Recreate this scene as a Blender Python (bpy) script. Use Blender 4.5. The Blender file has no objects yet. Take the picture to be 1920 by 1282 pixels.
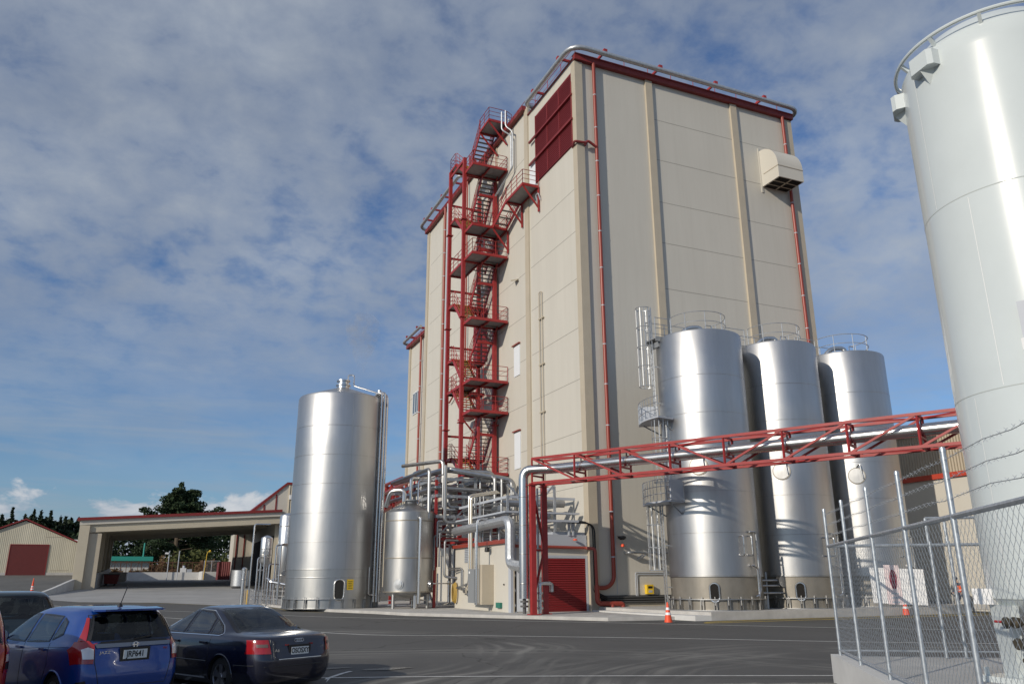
import bpy, bmesh, math, random
from mathutils import Vector, Matrix
R = math.radians
rnd = random.Random(7)
scene = bpy.context.scene
col = scene.collection

# ------------------------------------------------------------ camera
# World frame: origin at the near ground corner of the tall building, +X along its right-hand face, +Y along its left-hand face.
YAW = 0.41182; PITCH = 0.294098; ROLL = -0.00477
CAM = Vector((-21.968, -39.503, 1.75))
fw = Vector((math.sin(YAW) * math.cos(PITCH), math.cos(YAW) * math.cos(PITCH), math.sin(PITCH)))
r0 = Vector((math.cos(YAW), -math.sin(YAW), 0)); u0 = r0.cross(fw)
rt = r0 * math.cos(ROLL) + u0 * math.sin(ROLL); up = u0 * math.cos(ROLL) - r0 * math.sin(ROLL)
cam = bpy.data.cameras.new('camera'); co = bpy.data.objects.new('camera', cam); col.objects.link(co)
co.matrix_world = Matrix(((rt.x, up.x, -fw.x, CAM.x), (rt.y, up.y, -fw.y, CAM.y), (rt.z, up.z, -fw.z, CAM.z), (0, 0, 0, 1)))
cam.sensor_width = 36; cam.lens = 1475.24 / 1920 * 36; cam.clip_start = 0.1; cam.clip_end = 4000
scene.camera = co

# ------------------------------------------------------------ sky, sun, exposure
SUN_AZ, SUN_EL = 247.0, 23.0          # clockwise from +Y
world = bpy.data.worlds.new('World'); scene.world = world; world.use_nodes = True
nt = world.node_tree; N = nt.nodes; L = nt.links
bg = N['Background']; bg.inputs[1].default_value = 0.10
def nd(t, typ, **kw):
    n = t.nodes.new(typ)
    for k, v in kw.items():
        if k.startswith('i_'): n.inputs[int(k[2:])].default_value = v
        else: setattr(n, k, v)
    return n
def mth(t, op, a, b=None, c=None, clamp=False):
    n = t.nodes.new('ShaderNodeMath'); n.operation = op; n.use_clamp = clamp
    for i, v in enumerate((a, b, c)):
        if v is None: continue
        if hasattr(v, 'links'): t.links.new(v, n.inputs[i])
        else: n.inputs[i].default_value = v
    return n.outputs[0]
def ramp(t, fac, pts, interp='LINEAR'):
    n = t.nodes.new('ShaderNodeValToRGB'); n.color_ramp.interpolation = interp
    cr = n.color_ramp
    while len(cr.elements) < len(pts): cr.elements.new(0.5)
    for e, (p, c) in zip(cr.elements, pts):
        e.position = p; e.color = (c, c, c, 1) if not isinstance(c, tuple) else (*c, 1)
    t.links.new(fac, n.inputs[0]); return n.outputs[0]
def mixc(t, fac, a, b, mode='MIX'):
    n = t.nodes.new('ShaderNodeMix'); n.data_type = 'RGBA'; n.blend_type = mode
    for s, v in ((n.inputs[0], fac), (n.inputs[6], a), (n.inputs[7], b)):
        if hasattr(v, 'links'): t.links.new(v, s)
        else: s.default_value = (*v, 1) if isinstance(v, tuple) and len(v) == 3 else v
    return n.outputs[2]
sky = nd(nt, 'ShaderNodeTexSky', sky_type='NISHITA', sun_disc=False, sun_elevation=R(SUN_EL), sun_rotation=R(SUN_AZ), air_density=1.1, dust_density=0.6, ozone_density=2.0)
tc = nd(nt, 'ShaderNodeTexCoord'); sep = nd(nt, 'ShaderNodeSeparateXYZ'); L.new(tc.outputs['Generated'], sep.inputs[0])
zc = mth(nt, 'MAXIMUM', sep.outputs[2], 0.0)
den = mth(nt, 'ADD', zc, 0.34)
cx = mth(nt, 'DIVIDE', sep.outputs[0], den); cyy = mth(nt, 'DIVIDE', sep.outputs[1], den)
comb = nd(nt, 'ShaderNodeCombineXYZ'); L.new(cx, comb.inputs[0]); L.new(cyy, comb.inputs[1])
def noise(t, vec, scale, detail=6, rough=0.55, dist=0.0):
    n = nd(t, 'ShaderNodeTexNoise'); n.inputs['Scale'].default_value = scale; n.inputs['Detail'].default_value = detail
    n.inputs['Roughness'].default_value = rough; n.inputs['Distortion'].default_value = dist; t.links.new(vec, n.inputs['Vector']); return n.outputs[0]
n1 = noise(nt, comb.outputs[0], 1.7, 3, 0.5, 0.3)       # broad sheets
n2 = noise(nt, comb.outputs[0], 13.0, 5, 0.58, 0.15)      # broken lumps
nn = mth(nt, 'ADD', mth(nt, 'MULTIPLY', n1, 0.55), mth(nt, 'MULTIPLY', n2, 0.45))
hi = ramp(nt, sep.outputs[2], [(0.10, 0.0), (0.22, 0.35), (0.34, 1.0), (0.9, 1.0)])
alto = mth(nt, 'MULTIPLY', ramp(nt, nn, [(0.33, 0.0), (0.48, 0.68), (0.62, 1.0)]), mth(nt, 'MULTIPLY_ADD', hi, 0.72, 0.14))
shade = noise(nt, comb.outputs[0], 2.2, 3, 0.5)
cloudc = mixc(nt, ramp(nt, shade, [(0.3, 0.0), (0.7, 1.0)]), (2.6, 3.0, 3.65), (4.3, 4.75, 5.3))
# thin streaks low over the horizon
mp = nd(nt, 'ShaderNodeMapping'); L.new(tc.outputs['Generated'], mp.inputs[0]); mp.inputs['Scale'].default_value = (2.2, 2.2, 22)
st = noise(nt, mp.outputs[0], 1.6, 6, 0.6, 0.4)
stk = mth(nt, 'MULTIPLY', ramp(nt, st, [(0.46, 0.0), (0.68, 0.75)]), ramp(nt, sep.outputs[2], [(0.02, 0.9), (0.16, 0.8), (0.30, 0.0)]))
# cumulus band
mp2 = nd(nt, 'ShaderNodeMapping'); L.new(tc.outputs['Generated'], mp2.inputs[0]); mp2.inputs['Scale'].default_value = (7, 7, 14); mp2.inputs['Location'].default_value = (0.7, 0.2, 0)
cu = noise(nt, mp2.outputs[0], 1.5, 9, 0.6, 0.2)
edge = mth(nt, 'SUBTRACT', mth(nt, 'MULTIPLY_ADD', cu, 0.24, -0.028), sep.outputs[2])
cum = ramp(nt, edge, [(0.0, 0.0), (0.018, 0.9), (0.05, 1.0)])
cuc = mixc(nt, ramp(nt, cu, [(0.42, 0.0), (0.62, 1.0)]), (3.4, 3.9, 4.7), (6.0, 6.2, 6.5))
skyb = mixc(nt, 1.0, sky.outputs[0], (0.50, 0.70, 0.98), 'MULTIPLY')
c1 = mixc(nt, stk, skyb, (2.7, 3.4, 4.3))
c2 = mixc(nt, cum, c1, cuc)
c3 = mixc(nt, alto, c2, cloudc)
hsv = nd(nt, 'ShaderNodeHueSaturation'); hsv.inputs['Saturation'].default_value = 1.0; L.new(c3, hsv.inputs['Color'])
L.new(hsv.outputs[0], bg.inputs[0])
sd = Vector((math.sin(R(SUN_AZ)) * math.cos(R(SUN_EL)), math.cos(R(SUN_AZ)) * math.cos(R(SUN_EL)), math.sin(R(SUN_EL))))
sl = bpy.data.lights.new('sun', 'SUN'); sl.energy = 3.15; sl.angle = R(0.6); sl.color = (1.0, 0.90, 0.76)
so = bpy.data.objects.new('sun', sl); col.objects.link(so); so.rotation_euler = sd.to_track_quat('Z', 'Y').to_euler(); so.location = (-60, -60, 60)
scene.view_settings.view_transform = 'Standard'; scene.view_settings.look = 'None'; scene.view_settings.gamma = 1
scene.view_settings.exposure = 0.06

# ------------------------------------------------------------ materials
MATS = {}
def mat(name, base, rough=0.6, metal=0.0, var=0.0, vscale=2.0, bump=0.0, bscale=40.0, spec=0.5, coat=0.0, stretch=None, aniso=0.0, world=False):
    if name in MATS: return MATS[name]
    m = bpy.data.materials.new(name); m.use_nodes = True; t = m.node_tree; b = t.nodes['Principled BSDF']
    b.inputs['Base Color'].default_value = (*base, 1); b.inputs['Roughness'].default_value = rough; b.inputs['Metallic'].default_value = metal
    b.inputs['Specular IOR Level'].default_value = spec; b.inputs['Coat Weight'].default_value = coat; b.inputs['Coat Roughness'].default_value = 0.05
    b.inputs['Anisotropic'].default_value = aniso
    if var or bump:
        tcn = nd(t, 'ShaderNodeTexCoord'); v = tcn.outputs['Object']
        if world:
            g = nd(t, 'ShaderNodeNewGeometry'); v = g.outputs['Position']
        if stretch:
            mpn = nd(t, 'ShaderNodeMapping'); mpn.inputs['Scale'].default_value = stretch; t.links.new(v, mpn.inputs[0]); v = mpn.outputs[0]
    if var:
        n = noise(t, v, vscale, 7, 0.62)
        lo = tuple(max(0, c * (1 - var)) for c in base); hi2 = tuple(min(1, c * (1 + var)) for c in base)
        o = ramp(t, n, [(0.3, lo), (0.7, hi2)]); t.links.new(o, b.inputs['Base Color'])
    if bump:
        n = noise(t, v, bscale, 4, 0.6); bn = nd(t, 'ShaderNodeBump'); bn.inputs['Strength'].default_value = bump; bn.inputs['Distance'].default_value = 0.02
        t.links.new(n, bn.inputs['Height']); t.links.new(bn.outputs[0], b.inputs['Normal'])
    MATS[name] = m; return m
def ribbed(name, base, axis, pitch, depth=0.25, var=0.05, rough=0.55, duty=0.5):
    "coated metal sheet with vertical (axis x/y) or horizontal (axis z) ribs as bump"
    if name in MATS: return MATS[name]
    m = mat(name, base, rough, var=var, vscale=0.6, world=True, stretch=(1, 1, 0.25)); t = m.node_tree; b = t.nodes['Principled BSDF']
    g = nd(t, 'ShaderNodeNewGeometry'); s = nd(t, 'ShaderNodeSeparateXYZ'); t.links.new(g.outputs['Position'], s.inputs[0])
    if name.startswith('cream_ribbed'):     # sheets differ a little in tone, rain has left faint vertical streaks
        cell = nd(t, 'ShaderNodeCombineXYZ'); t.links.new(mth(t, 'FLOOR', mth(t, 'DIVIDE', mth(t, 'ADD', s.outputs[0], s.outputs[1]), 1.15)), cell.inputs[0]); t.links.new(mth(t, 'FLOOR', mth(t, 'DIVIDE', mth(t, 'SUBTRACT', s.outputs[2], 0.6), 3.15)), cell.inputs[2])
        wn = nd(t, 'ShaderNodeTexWhiteNoise'); t.links.new(cell.outputs[0], wn.inputs['Vector'])
        mp4 = nd(t, 'ShaderNodeMapping'); mp4.inputs['Scale'].default_value = (3.2, 3.2, 0.10); t.links.new(g.outputs['Position'], mp4.inputs[0])
        stn = ramp(t, noise(t, mp4.outputs[0], 1.0, 5, 0.65), [(0.48, 0.0), (0.80, 1.0)])
        old = b.inputs['Base Color'].links[0].from_socket
        k1 = mixc(t, mth(t, 'MULTIPLY', wn.outputs['Value'], 0.055), old, (0.40, 0.38, 0.33))
        k2 = mixc(t, mth(t, 'MULTIPLY', stn, 0.14), k1, (0.36, 0.33, 0.27)); t.links.new(k2, b.inputs['Base Color'])
    if axis == 'xy': src = mth(t, 'ADD', s.outputs[0], s.outputs[1])
    else: src = s.outputs['xyz'.index(axis)]
    w = mth(t, 'SINE', mth(t, 'MULTIPLY', src, 2 * math.pi / pitch))
    bn = nd(t, 'ShaderNodeBump'); bn.inputs['Strength'].default_value = depth; bn.inputs['Distance'].default_value = pitch * 0.15
    t.links.new(w, bn.inputs['Height']); t.links.new(bn.outputs[0], b.inputs['Normal'])
    return m
def steel(name, base, rough, streak=0.06):
    "rolled stainless sheet: metallic, faint vertical grain and slightly uneven gloss"
    m = bpy.data.materials.new(name); m.use_nodes = True; t = m.node_tree; b = t.nodes['Principled BSDF']
    b.inputs['Metallic'].default_value = 1.0
    g = nd(t, 'ShaderNodeNewGeometry'); mpn = nd(t, 'ShaderNodeMapping'); mpn.inputs['Scale'].default_value = (1, 1, 0.12); t.links.new(g.outputs['Position'], mpn.inputs[0])
    n = noise(t, mpn.outputs[0], 3.0, 8, 0.65)
    o = ramp(t, n, [(0.3, tuple(c * (1 - streak) for c in base)), (0.7, tuple(min(1, c * (1 + streak)) for c in base))]); t.links.new(o, b.inputs['Base Color'])
    n2_ = noise(t, g.outputs['Position'], 0.8, 5, 0.6); rr = mth(t, 'MULTIPLY_ADD', n2_, 0.14, rough - 0.07); t.links.new(rr, b.inputs['Roughness'])
    # shallow buckles of the cladding
    mp3 = nd(t, 'ShaderNodeMapping'); mp3.inputs['Scale'].default_value = (1, 1, 0.35); t.links.new(g.outputs['Position'], mp3.inputs[0])
    n3 = noise(t, mp3.outputs[0], 1.3, 2, 0.4); bn = nd(t, 'ShaderNodeBump'); bn.inputs['Strength'].default_value = 0.35; bn.inputs['Distance'].default_value = 0.02
    t.links.new(n3, bn.inputs['Height']); t.links.new(bn.outputs[0], b.inputs['Normal'])
    MATS[name] = m; return m
CREAM = mat('cream_panel', (0.56, 0.535, 0.475), 0.5, var=0.035, vscale=0.5, world=True, stretch=(1, 1, 0.2), spec=0.35)
CREAMV = ribbed('cream_ribbed_panel', (0.56, 0.535, 0.475), 'xy', 0.25, 0.015, 0.035)
BEIGE = mat('beige_flashing', (0.46, 0.405, 0.315), 0.5, var=0.05, vscale=1.0, world=True)
BEIGEC = ribbed('beige_corrugated', (0.46, 0.41, 0.32), 'xy', 0.30, 0.8)
CREAMC = ribbed('cream_corrugated', (0.50, 0.47, 0.37), 'xy', 0.2, 0.3, 0.14)
TAUPE = ribbed('taupe_corrugated', (0.40, 0.34, 0.25), 'xy', 0.2, 0.8)
JOINT = mat('panel_joint', (0.30, 0.285, 0.25), 0.7)
RED = mat('red_steel_paint', (0.31, 0.030, 0.030), 0.42, var=0.12, vscale=3, spec=0.4)
REDF = mat('red_flashing', (0.20, 0.022, 0.021), 0.45, var=0.1, vscale=2)
REDP = mat('red_downpipe', (0.27, 0.045, 0.03), 0.4)
REDDOOR = ribbed('red_roller_slats', (0.24, 0.018, 0.02), 'z', 0.12, 1.0, 0.08, 0.45)
REDLOUV = ribbed('dark_red_louvre', (0.20, 0.02, 0.026), 'z', 0.16, 0.4, 0.08)
REDSHED = mat('dull_red_door', (0.11, 0.014, 0.013), 0.6, var=0.1)
STEEL = steel('stainless_cladding', (0.47, 0.475, 0.48), 0.41)
STEELD = steel('dull_stainless', (0.43, 0.43, 0.425), 0.42, 0.16)
PIPEM = steel('dull_pipe', (0.40, 0.405, 0.41), 0.42, 0.15)
STAIRT = mat('stair_tread', (0.20, 0.20, 0.195), 0.6, 0.3)
STEELP = steel('polished_pipe', (0.60, 0.60, 0.60), 0.27)
SKIRT = mat('weathered_skirt', (0.27, 0.25, 0.215), 0.45, 0.55, var=0.18, vscale=1.2, stretch=(1, 1, 0.5))
GALV = mat('galvanised_steel', (0.50, 0.52, 0.54), 0.45, 0.75, var=0.18, vscale=7)
GALVP = mat('galvanised_post', (0.46, 0.50, 0.54), 0.42, 0.7, var=0.22, vscale=16)
GRATE = mat('steel_grating', (0.30, 0.31, 0.32), 0.6, 0.5, var=0.15, vscale=3)
TREAD = mat('dark_tread', (0.12, 0.12, 0.12), 0.6, 0.4)
YEL = mat('yellow_nosing', (0.50, 0.28, 0.03), 0.6)
YELLOW = mat('yellow_paint', (0.75, 0.50, 0.03), 0.5)
WHITEP = mat('white_vessel_paint', (0.57, 0.62, 0.625), 0.24, var=0.03, vscale=1, coat=0.35)
WHITED = mat('white_door', (0.72, 0.75, 0.78), 0.5)
WHITE = mat('white_panel', (0.80, 0.80, 0.80), 0.5)
BLACK = mat('black_plastic', (0.012, 0.012, 0.013), 0.5)
DARK = mat('dark_void', (0.02, 0.02, 0.02), 0.9)
MESHD = mat('dark_mesh', (0.016, 0.015, 0.014), 0.8, var=0.4, vscale=60, spec=0.2)
GREYC = mat('grey_cabinet', (0.22, 0.235, 0.25), 0.5)
GREYL = mat('light_grey_metal', (0.42, 0.45, 0.50), 0.5)
ORANGE = mat('cone_orange', (0.80, 0.09, 0.03), 0.5)
ORANGEV = mat('orange_cloth', (0.85, 0.14, 0.04), 0.8)
REFL = mat('reflective_white', (0.75, 0.76, 0.78), 0.4)
GREEN = mat('green_plastic', (0.02, 0.16, 0.12), 0.5)
GREENR = mat('green_roof_sheet', (0.03, 0.30, 0.24), 0.5)
WOOD = mat('rusty_frame', (0.12, 0.05, 0.03), 0.8)
HOSE = mat('yellow_hose', (0.45, 0.30, 0.07), 0.6)
RUBBER = mat('tyre_rubber', (0.018, 0.018, 0.018), 0.75)
ALLOY = mat('alloy_wheel', (0.42, 0.43, 0.45), 0.3, 0.9)
CHROME = mat('chrome_trim', (0.75, 0.76, 0.78), 0.12, 1.0)
CONC = mat('concrete', (0.44, 0.43, 0.41), 0.85, var=0.16, vscale=1.3, bump=0.3, bscale=30, world=True)
CONCW = mat('pale_concrete', (0.56, 0.56, 0.55), 0.85, var=0.1, vscale=1.0, world=True)
CONCG = mat('concrete_apron', (0.31, 0.31, 0.305), 0.85, var=0.14, vscale=0.35, bump=0.2, bscale=15, world=True)
LINEW = mat('white_road_paint', (0.62, 0.62, 0.60), 0.7, var=0.25, vscale=9, world=True)
LINEY = mat('yellow_road_paint', (0.70, 0.50, 0.03), 0.7, var=0.25, vscale=6, world=True)
SKIN = mat('skin', (0.50, 0.30, 0.20), 0.6)
NAVY = mat('navy_trousers', (0.03, 0.035, 0.06), 0.9)
SEATM = mat('dark_seat_fabric', (0.03, 0.03, 0.033), 0.9)

def asphalt():
    m = bpy.data.materials.new('asphalt'); m.use_nodes = True; t = m.node_tree; b = t.nodes['Principled BSDF']
    g = nd(t, 'ShaderNodeNewGeometry'); v = g.outputs['Position']
    a = noise(t, v, 0.16, 5, 0.6); c = noise(t, v, 55, 3, 0.7)
    base = mixc(t, ramp(t, a, [(0.35, 0.0), (0.65, 1.0)]), (0.060, 0.060, 0.059), (0.086, 0.085, 0.082))
    base = mixc(t, ramp(t, c, [(0.35, 0.0), (0.8, 0.7)]), base, (0.16, 0.158, 0.15))
    wv = nd(t, 'ShaderNodeTexVoronoi'); wv.feature = 'DISTANCE_TO_EDGE'; wv.inputs['Scale'].default_value = 0.11
    dv = nd(t, 'ShaderNodeVectorMath'); dv.operation = 'ADD'; nzc = nd(t, 'ShaderNodeTexNoise'); nzc.inputs['Scale'].default_value = 0.8; nzc.inputs['Detail'].default_value = 6; t.links.new(v, nzc.inputs['Vector']); t.links.new(v, dv.inputs[0]); t.links.new(nzc.outputs['Color'], dv.inputs[1]); t.links.new(dv.outputs[0], wv.inputs['Vector'])
    base = mixc(t, ramp(t, wv.outputs['Distance'], [(0.0, 0.8), (0.0035, 0.0)]), base, (0.028, 0.027, 0.026))
    oil = ramp(t, noise(t, v, 0.9, 2, 0.5), [(0.70, 0.0), (0.78, 0.5)]); base = mixc(t, oil, base, (0.035, 0.034, 0.033))
    # pale turning marks of tyres: rings about a few turning centres, broken up by noise
    s = nd(t, 'ShaderNodeSeparateXYZ'); t.links.new(v, s.inputs[0]); wob = mth(t, 'MULTIPLY', noise(t, v, 0.25, 2), 1.6)
    tot = None
    for (px, py, rr, wd) in ((-22.0, -16.0, 10.5, 2.2), (-6.5, -33.0, 11.5, 2.8), (-19.0, -30.0, 12.5, 2.0)):
        dx = mth(t, 'SUBTRACT', s.outputs[0], px); dy = mth(t, 'SUBTRACT', s.outputs[1], py)
        d = mth(t, 'ADD', mth(t, 'SQRT', mth(t, 'ADD', mth(t, 'MULTIPLY', dx, dx), mth(t, 'MULTIPLY', dy, dy))), wob)
        k = nd(t, 'ShaderNodeTexNoise'); k.noise_dimensions = '1D'; k.inputs['Scale'].default_value = 2.6; k.inputs['Detail'].default_value = 4
        t.links.new(d, k.inputs['W'])
        band = mth(t, 'SUBTRACT', 1.0, mth(t, 'DIVIDE', mth(t, 'ABSOLUTE', mth(t, 'SUBTRACT', d, rr)), wd), clamp=True)
        q = mth(t, 'MULTIPLY', ramp(t, k.outputs[0], [(0.42, 0.0), (0.66, 1.0)]), band)
        tot = q if tot is None else mth(t, 'MAXIMUM', tot, q)
    patch = ramp(t, noise(t, v, 0.35, 4), [(0.38, 0.0), (0.6, 1.0)])
    base = mixc(t, mth(t, 'MULTIPLY', mth(t, 'MULTIPLY', tot, patch), 0.9), base, (0.24, 0.235, 0.215))
    t.links.new(base, b.inputs['Base Color']); b.inputs['Roughness'].default_value = 0.82; b.inputs['Specular IOR Level'].default_value = 0.35
    bn = nd(t, 'ShaderNodeBump'); bn.inputs['Strength'].default_value = 0.5; bn.inputs['Distance'].default_value = 0.01
    t.links.new(c, bn.inputs['Height']); t.links.new(bn.outputs[0], b.inputs['Normal'])
    return m
ASPH = asphalt()
GRAVEL = mat('pale_gravel', (0.22, 0.21, 0.19), 0.95, var=0.6, vscale=28, bump=1.0, bscale=40, world=True)

# ------------------------------------------------------------ mesh helpers
OFF = {}
SPLIT = {'band', 'tie_beam', 'weld_seam', 'wall_bracket', 'beacon', 'wheel', 'roof_stub', 'cladding_seam', 'brace', 'vessel', 'drip_ring', 'trim_strip', 'cable_tray', 'hinge', 'plinth'}
class MB:
    def __init__(s): s.v = []; s.f = []; s.sm = []; s.mi = []; s.cur = 0
    def add(s, vs, fs, smooth=False):
        b = len(s.v); s.v += [Vector(p) for p in vs]; s.f += [tuple(i + b for i in f) for f in fs]
        s.sm += [smooth] * len(fs); s.mi += [s.cur] * len(fs); return s
    def box(s, x0, y0, z0, x1, y1, z1):
        if x0 > x1: x0, x1 = x1, x0
        if y0 > y1: y0, y1 = y1, y0
        if z0 > z1: z0, z1 = z1, z0
        return s.add([(x0, y0, z0), (x1, y0, z0), (x1, y1, z0), (x0, y1, z0), (x0, y0, z1), (x1, y0, z1), (x1, y1, z1), (x0, y1, z1)],
                     [(0, 3, 2, 1), (4, 5, 6, 7), (0, 1, 5, 4), (1, 2, 6, 5), (2, 3, 7, 6), (3, 0, 4, 7)])
    def bar(s, p, q, w, h=None, upv=(0, 0, 1)):
        h = w if h is None else h; p = Vector(p); q = Vector(q); d = (q - p).normalized(); u = Vector(upv)
        if abs(d.dot(u)) > 0.99: u = Vector((1, 0, 0))
        a = d.cross(u).normalized() * w / 2; b = a.cross(d).normalized() * h / 2
        vs = [p - a - b, p + a - b, p + a + b, p - a + b, q - a - b, q + a - b, q + a + b, q - a + b]
        return s.add(vs, [(3, 2, 1, 0), (4, 5, 6, 7), (0, 1, 5, 4), (1, 2, 6, 5), (2, 3, 7, 6), (3, 0, 4, 7)])
    def prism(s, poly, z0, z1):
        n = len(poly); a = sum(poly[i][0] * poly[(i + 1) % n][1] - poly[(i + 1) % n][0] * poly[i][1] for i in range(n))
        if a < 0: poly = poly[::-1]
        vs = [(x, y, z0) for x, y in poly] + [(x, y, z1) for x, y in poly]
        return s.add(vs, [tuple(range(n))[::-1], tuple(range(n, 2 * n))] + [(i, (i + 1) % n, (i + 1) % n + n, i + n) for i in range(n)])
    def ext(s, pts, d):
        "extrude a planar 3-D polygon by vector d"
        n = len(pts); d = Vector(d); vs = [Vector(p) for p in pts] + [Vector(p) + d for p in pts]
        return s.add(vs, [tuple(range(n))[::-1], tuple(range(n, 2 * n))] + [(i, (i + 1) % n, (i + 1) % n + n, i + n) for i in range(n)])
    def quad(s, a, b, c, d): return s.add([a, b, c, d], [(0, 1, 2, 3)])
    def rev(s, c, prof, seg=48, smooth=True, cap=True, axis='z'):
        "profile [(r, z)] turned about an axis through c"
        c = Vector(c); vs = []; fs = []
        for r, z in prof:
            for k in range(seg):
                a = 2 * math.pi * k / seg; x, y = r * math.cos(a), r * math.sin(a)
                vs.append(c + (Vector((x, y, z)) if axis == 'z' else Vector((z, x, y)) if axis == 'x' else Vector((y, z, x))))
        for i in range(len(prof) - 1):
            for k in range(seg): fs.append((i * seg + k, i * seg + (k + 1) % seg, (i + 1) * seg + (k + 1) % seg, (i + 1) * seg + k))
        s.add(vs, fs, smooth)
        if cap:
            b = len(s.v) - len(vs)
            for i, fl in ((0, 1), (len(prof) - 1, 0)):
                if prof[i][0] > 1e-4:
                    f = tuple(b + i * seg + k for k in range(seg)); s.f.append(f[::-1] if fl else f); s.sm.append(False); s.mi.append(s.cur)
        return s
    def cyl(s, c, r, z0, z1, seg=24, axis='z', smooth=True): return s.rev(c, [(r, z0), (r, z1)], seg, smooth, True, axis)
    def tube(s, pts, r, seg=8, bend=0.0, cap=True, closed=False):
        "round tube along points; bend = corner radius of the elbows"
        P = [Vector(p) for p in pts]
        if bend > 0 and len(P) > 2:
            Q = [P[0]]
            for i in range(1, len(P) - 1):
                a = P[i - 1] - P[i]; b = P[i + 1] - P[i]; k = min(bend, a.length * 0.49, b.length * 0.49)
                A = P[i] + a.normalized() * k; B = P[i] + b.normalized() * k
                for j in range(6):
                    t = j / 5; Q.append(A * (1 - t) ** 2 + P[i] * 2 * t * (1 - t) + B * t * t)
            Q.append(P[-1]); P = Q
        n = len(P); vs = []; fs = []; prev = None
        for i in range(n):
            if closed: d = P[(i + 1) % n] - P[i - 1]
            else: d = (P[min(i + 1, n - 1)] - P[max(i - 1, 0)])
            d = d.normalized() if d.length > 1e-9 else Vector((0, 0, 1))
            if prev is None:
                u = Vector((0, 0, 1)) if abs(d.z) < 0.9 else Vector((1, 0, 0)); a = d.cross(u).normalized()
            else:
                a = (prev - d * prev.dot(d)); a = a.normalized() if a.length > 1e-6 else d.cross(Vector((0, 0, 1))).normalized()
            prev = a; b = d.cross(a)
            for k in range(seg):
                t = 2 * math.pi * k / seg; vs.append(P[i] + (a * math.cos(t) + b * math.sin(t)) * r)
        m = n if closed else n - 1
        for i in range(m):
            j = (i + 1) % n
            for k in range(seg): fs.append((i * seg + k, i * seg + (k + 1) % seg, j * seg + (k + 1) % seg, j * seg + k))
        s.add(vs, fs, seg > 4)
        if cap and not closed:
            b = len(s.v) - len(vs)
            s.f += [tuple(b + k for k in range(seg))[::-1], tuple(b + (n - 1) * seg + k for k in range(seg))]; s.sm += [False, False]; s.mi += [s.cur] * 2
        return s
    def islands(s):
        p = list(range(len(s.v)))
        def fd(i):
            while p[i] != i: p[i] = p[p[i]]; i = p[i]
            return i
        for f in s.f:
            for j in f[1:]: p[fd(j)] = fd(f[0])
        g = {}
        for k, f in enumerate(s.f): g.setdefault(fd(f[0]), []).append(k)
        out = []
        for ks in g.values():
            b = MB(); ix = {}
            for k in ks:
                for j in s.f[k]:
                    if j not in ix: ix[j] = len(b.v); b.v.append(s.v[j])
                b.f.append(tuple(ix[j] for j in s.f[k])); b.sm.append(s.sm[k]); b.mi.append(s.mi[k])
            out.append(b)
        return out
    def build(s, name, m, parent=None, loc=None, recalc=True, whole=False):
        if name in SPLIT and parent and not whole:
            o = None
            for b in s.islands(): o = b.build(name, m, parent, loc, recalc, True)
            return o
        me = bpy.data.meshes.new(name)
        off = OFF.get(parent.name, Vector((0, 0, 0))) if parent else Vector(loc or (0, 0, 0))
        me.from_pydata([tuple(p - off) for p in s.v], [], s.f)
        for x in (m if isinstance(m, (list, tuple)) else [m]): me.materials.append(x)
        me.polygons.foreach_set('use_smooth', s.sm); me.polygons.foreach_set('material_index', s.mi)
        anyS = any(s.sm)
        if recalc:
            bm = bmesh.new(); bm.from_mesh(me); bmesh.ops.recalc_face_normals(bm, faces=bm.faces); bm.to_mesh(me); bm.free()
        if anyS: me.set_sharp_from_angle(angle=R(32))
        o = bpy.data.objects.new(name, me); col.objects.link(o)
        if parent: o.parent = parent; OFF[o.name] = off
        else: o.location = off
        return o
def tag(o, label, cat, group=None, kind=None):
    o['label'] = label; o['category'] = cat
    if group: o['group'] = group
    if kind: o['kind'] = kind
    return o
def struct(o, label=None):
    o['kind'] = 'structure'
    if label: o['label'] = label
    return o
def thing(name, label, cat, loc=(0, 0, 0), group=None):
    o = bpy.data.objects.new(name, None); col.objects.link(o); o.location = loc; OFF[o.name] = Vector(loc); o.empty_display_size = 0.3
    return tag(o, label, cat, group)
def copy_tree(o, parent=None):
    c = o.copy(); col.objects.link(c); c.parent = parent
    for ch in list(o.children): copy_tree(ch, c)
    return c
def rail(mb, pts, h=1.05, r=0.022, gap=1.3, mids=(0.52,), seg=5, base=None):
    "handrail along floor points: posts, top rail and mid rails"
    P = [Vector(p) for p in pts]; up_ = Vector((0, 0, 1))
    mb.tube([p + up_ * h for p in P], r, seg, bend=0.12)
    for m_ in mids: mb.tube([p + up_ * m_ for p in P], r * 0.85, seg)
    for a, b in zip(P, P[1:]):
        n = max(1, round((b - a).length / gap))
        for i in range(n + 1):
            p = a.lerp(b, i / n); mb.tube([p, p + up_ * h], r, seg)
def gz(y): return 0.034 * min(max(y - 25.0, 0.0), 60.0)
def dip(x, y):
    "the car park lies a little lower than the road"
    d = -((x + 20.6) * 0.405 + (y + 22.5) * 0.914) - 0.15
    t = min(max(d / 1.2, 0), 1) * min(max((-13.0 - x) / 4.0, 0), 1); return -0.12 * t * t * (3 - 2 * t)
def cut(mb_lo, a): return mb_lo
def applied(o):
    dg = bpy.context.evaluated_depsgraph_get(); dg.update(); me = bpy.data.meshes.new_from_object(o.evaluated_get(dg)); return me
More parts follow.
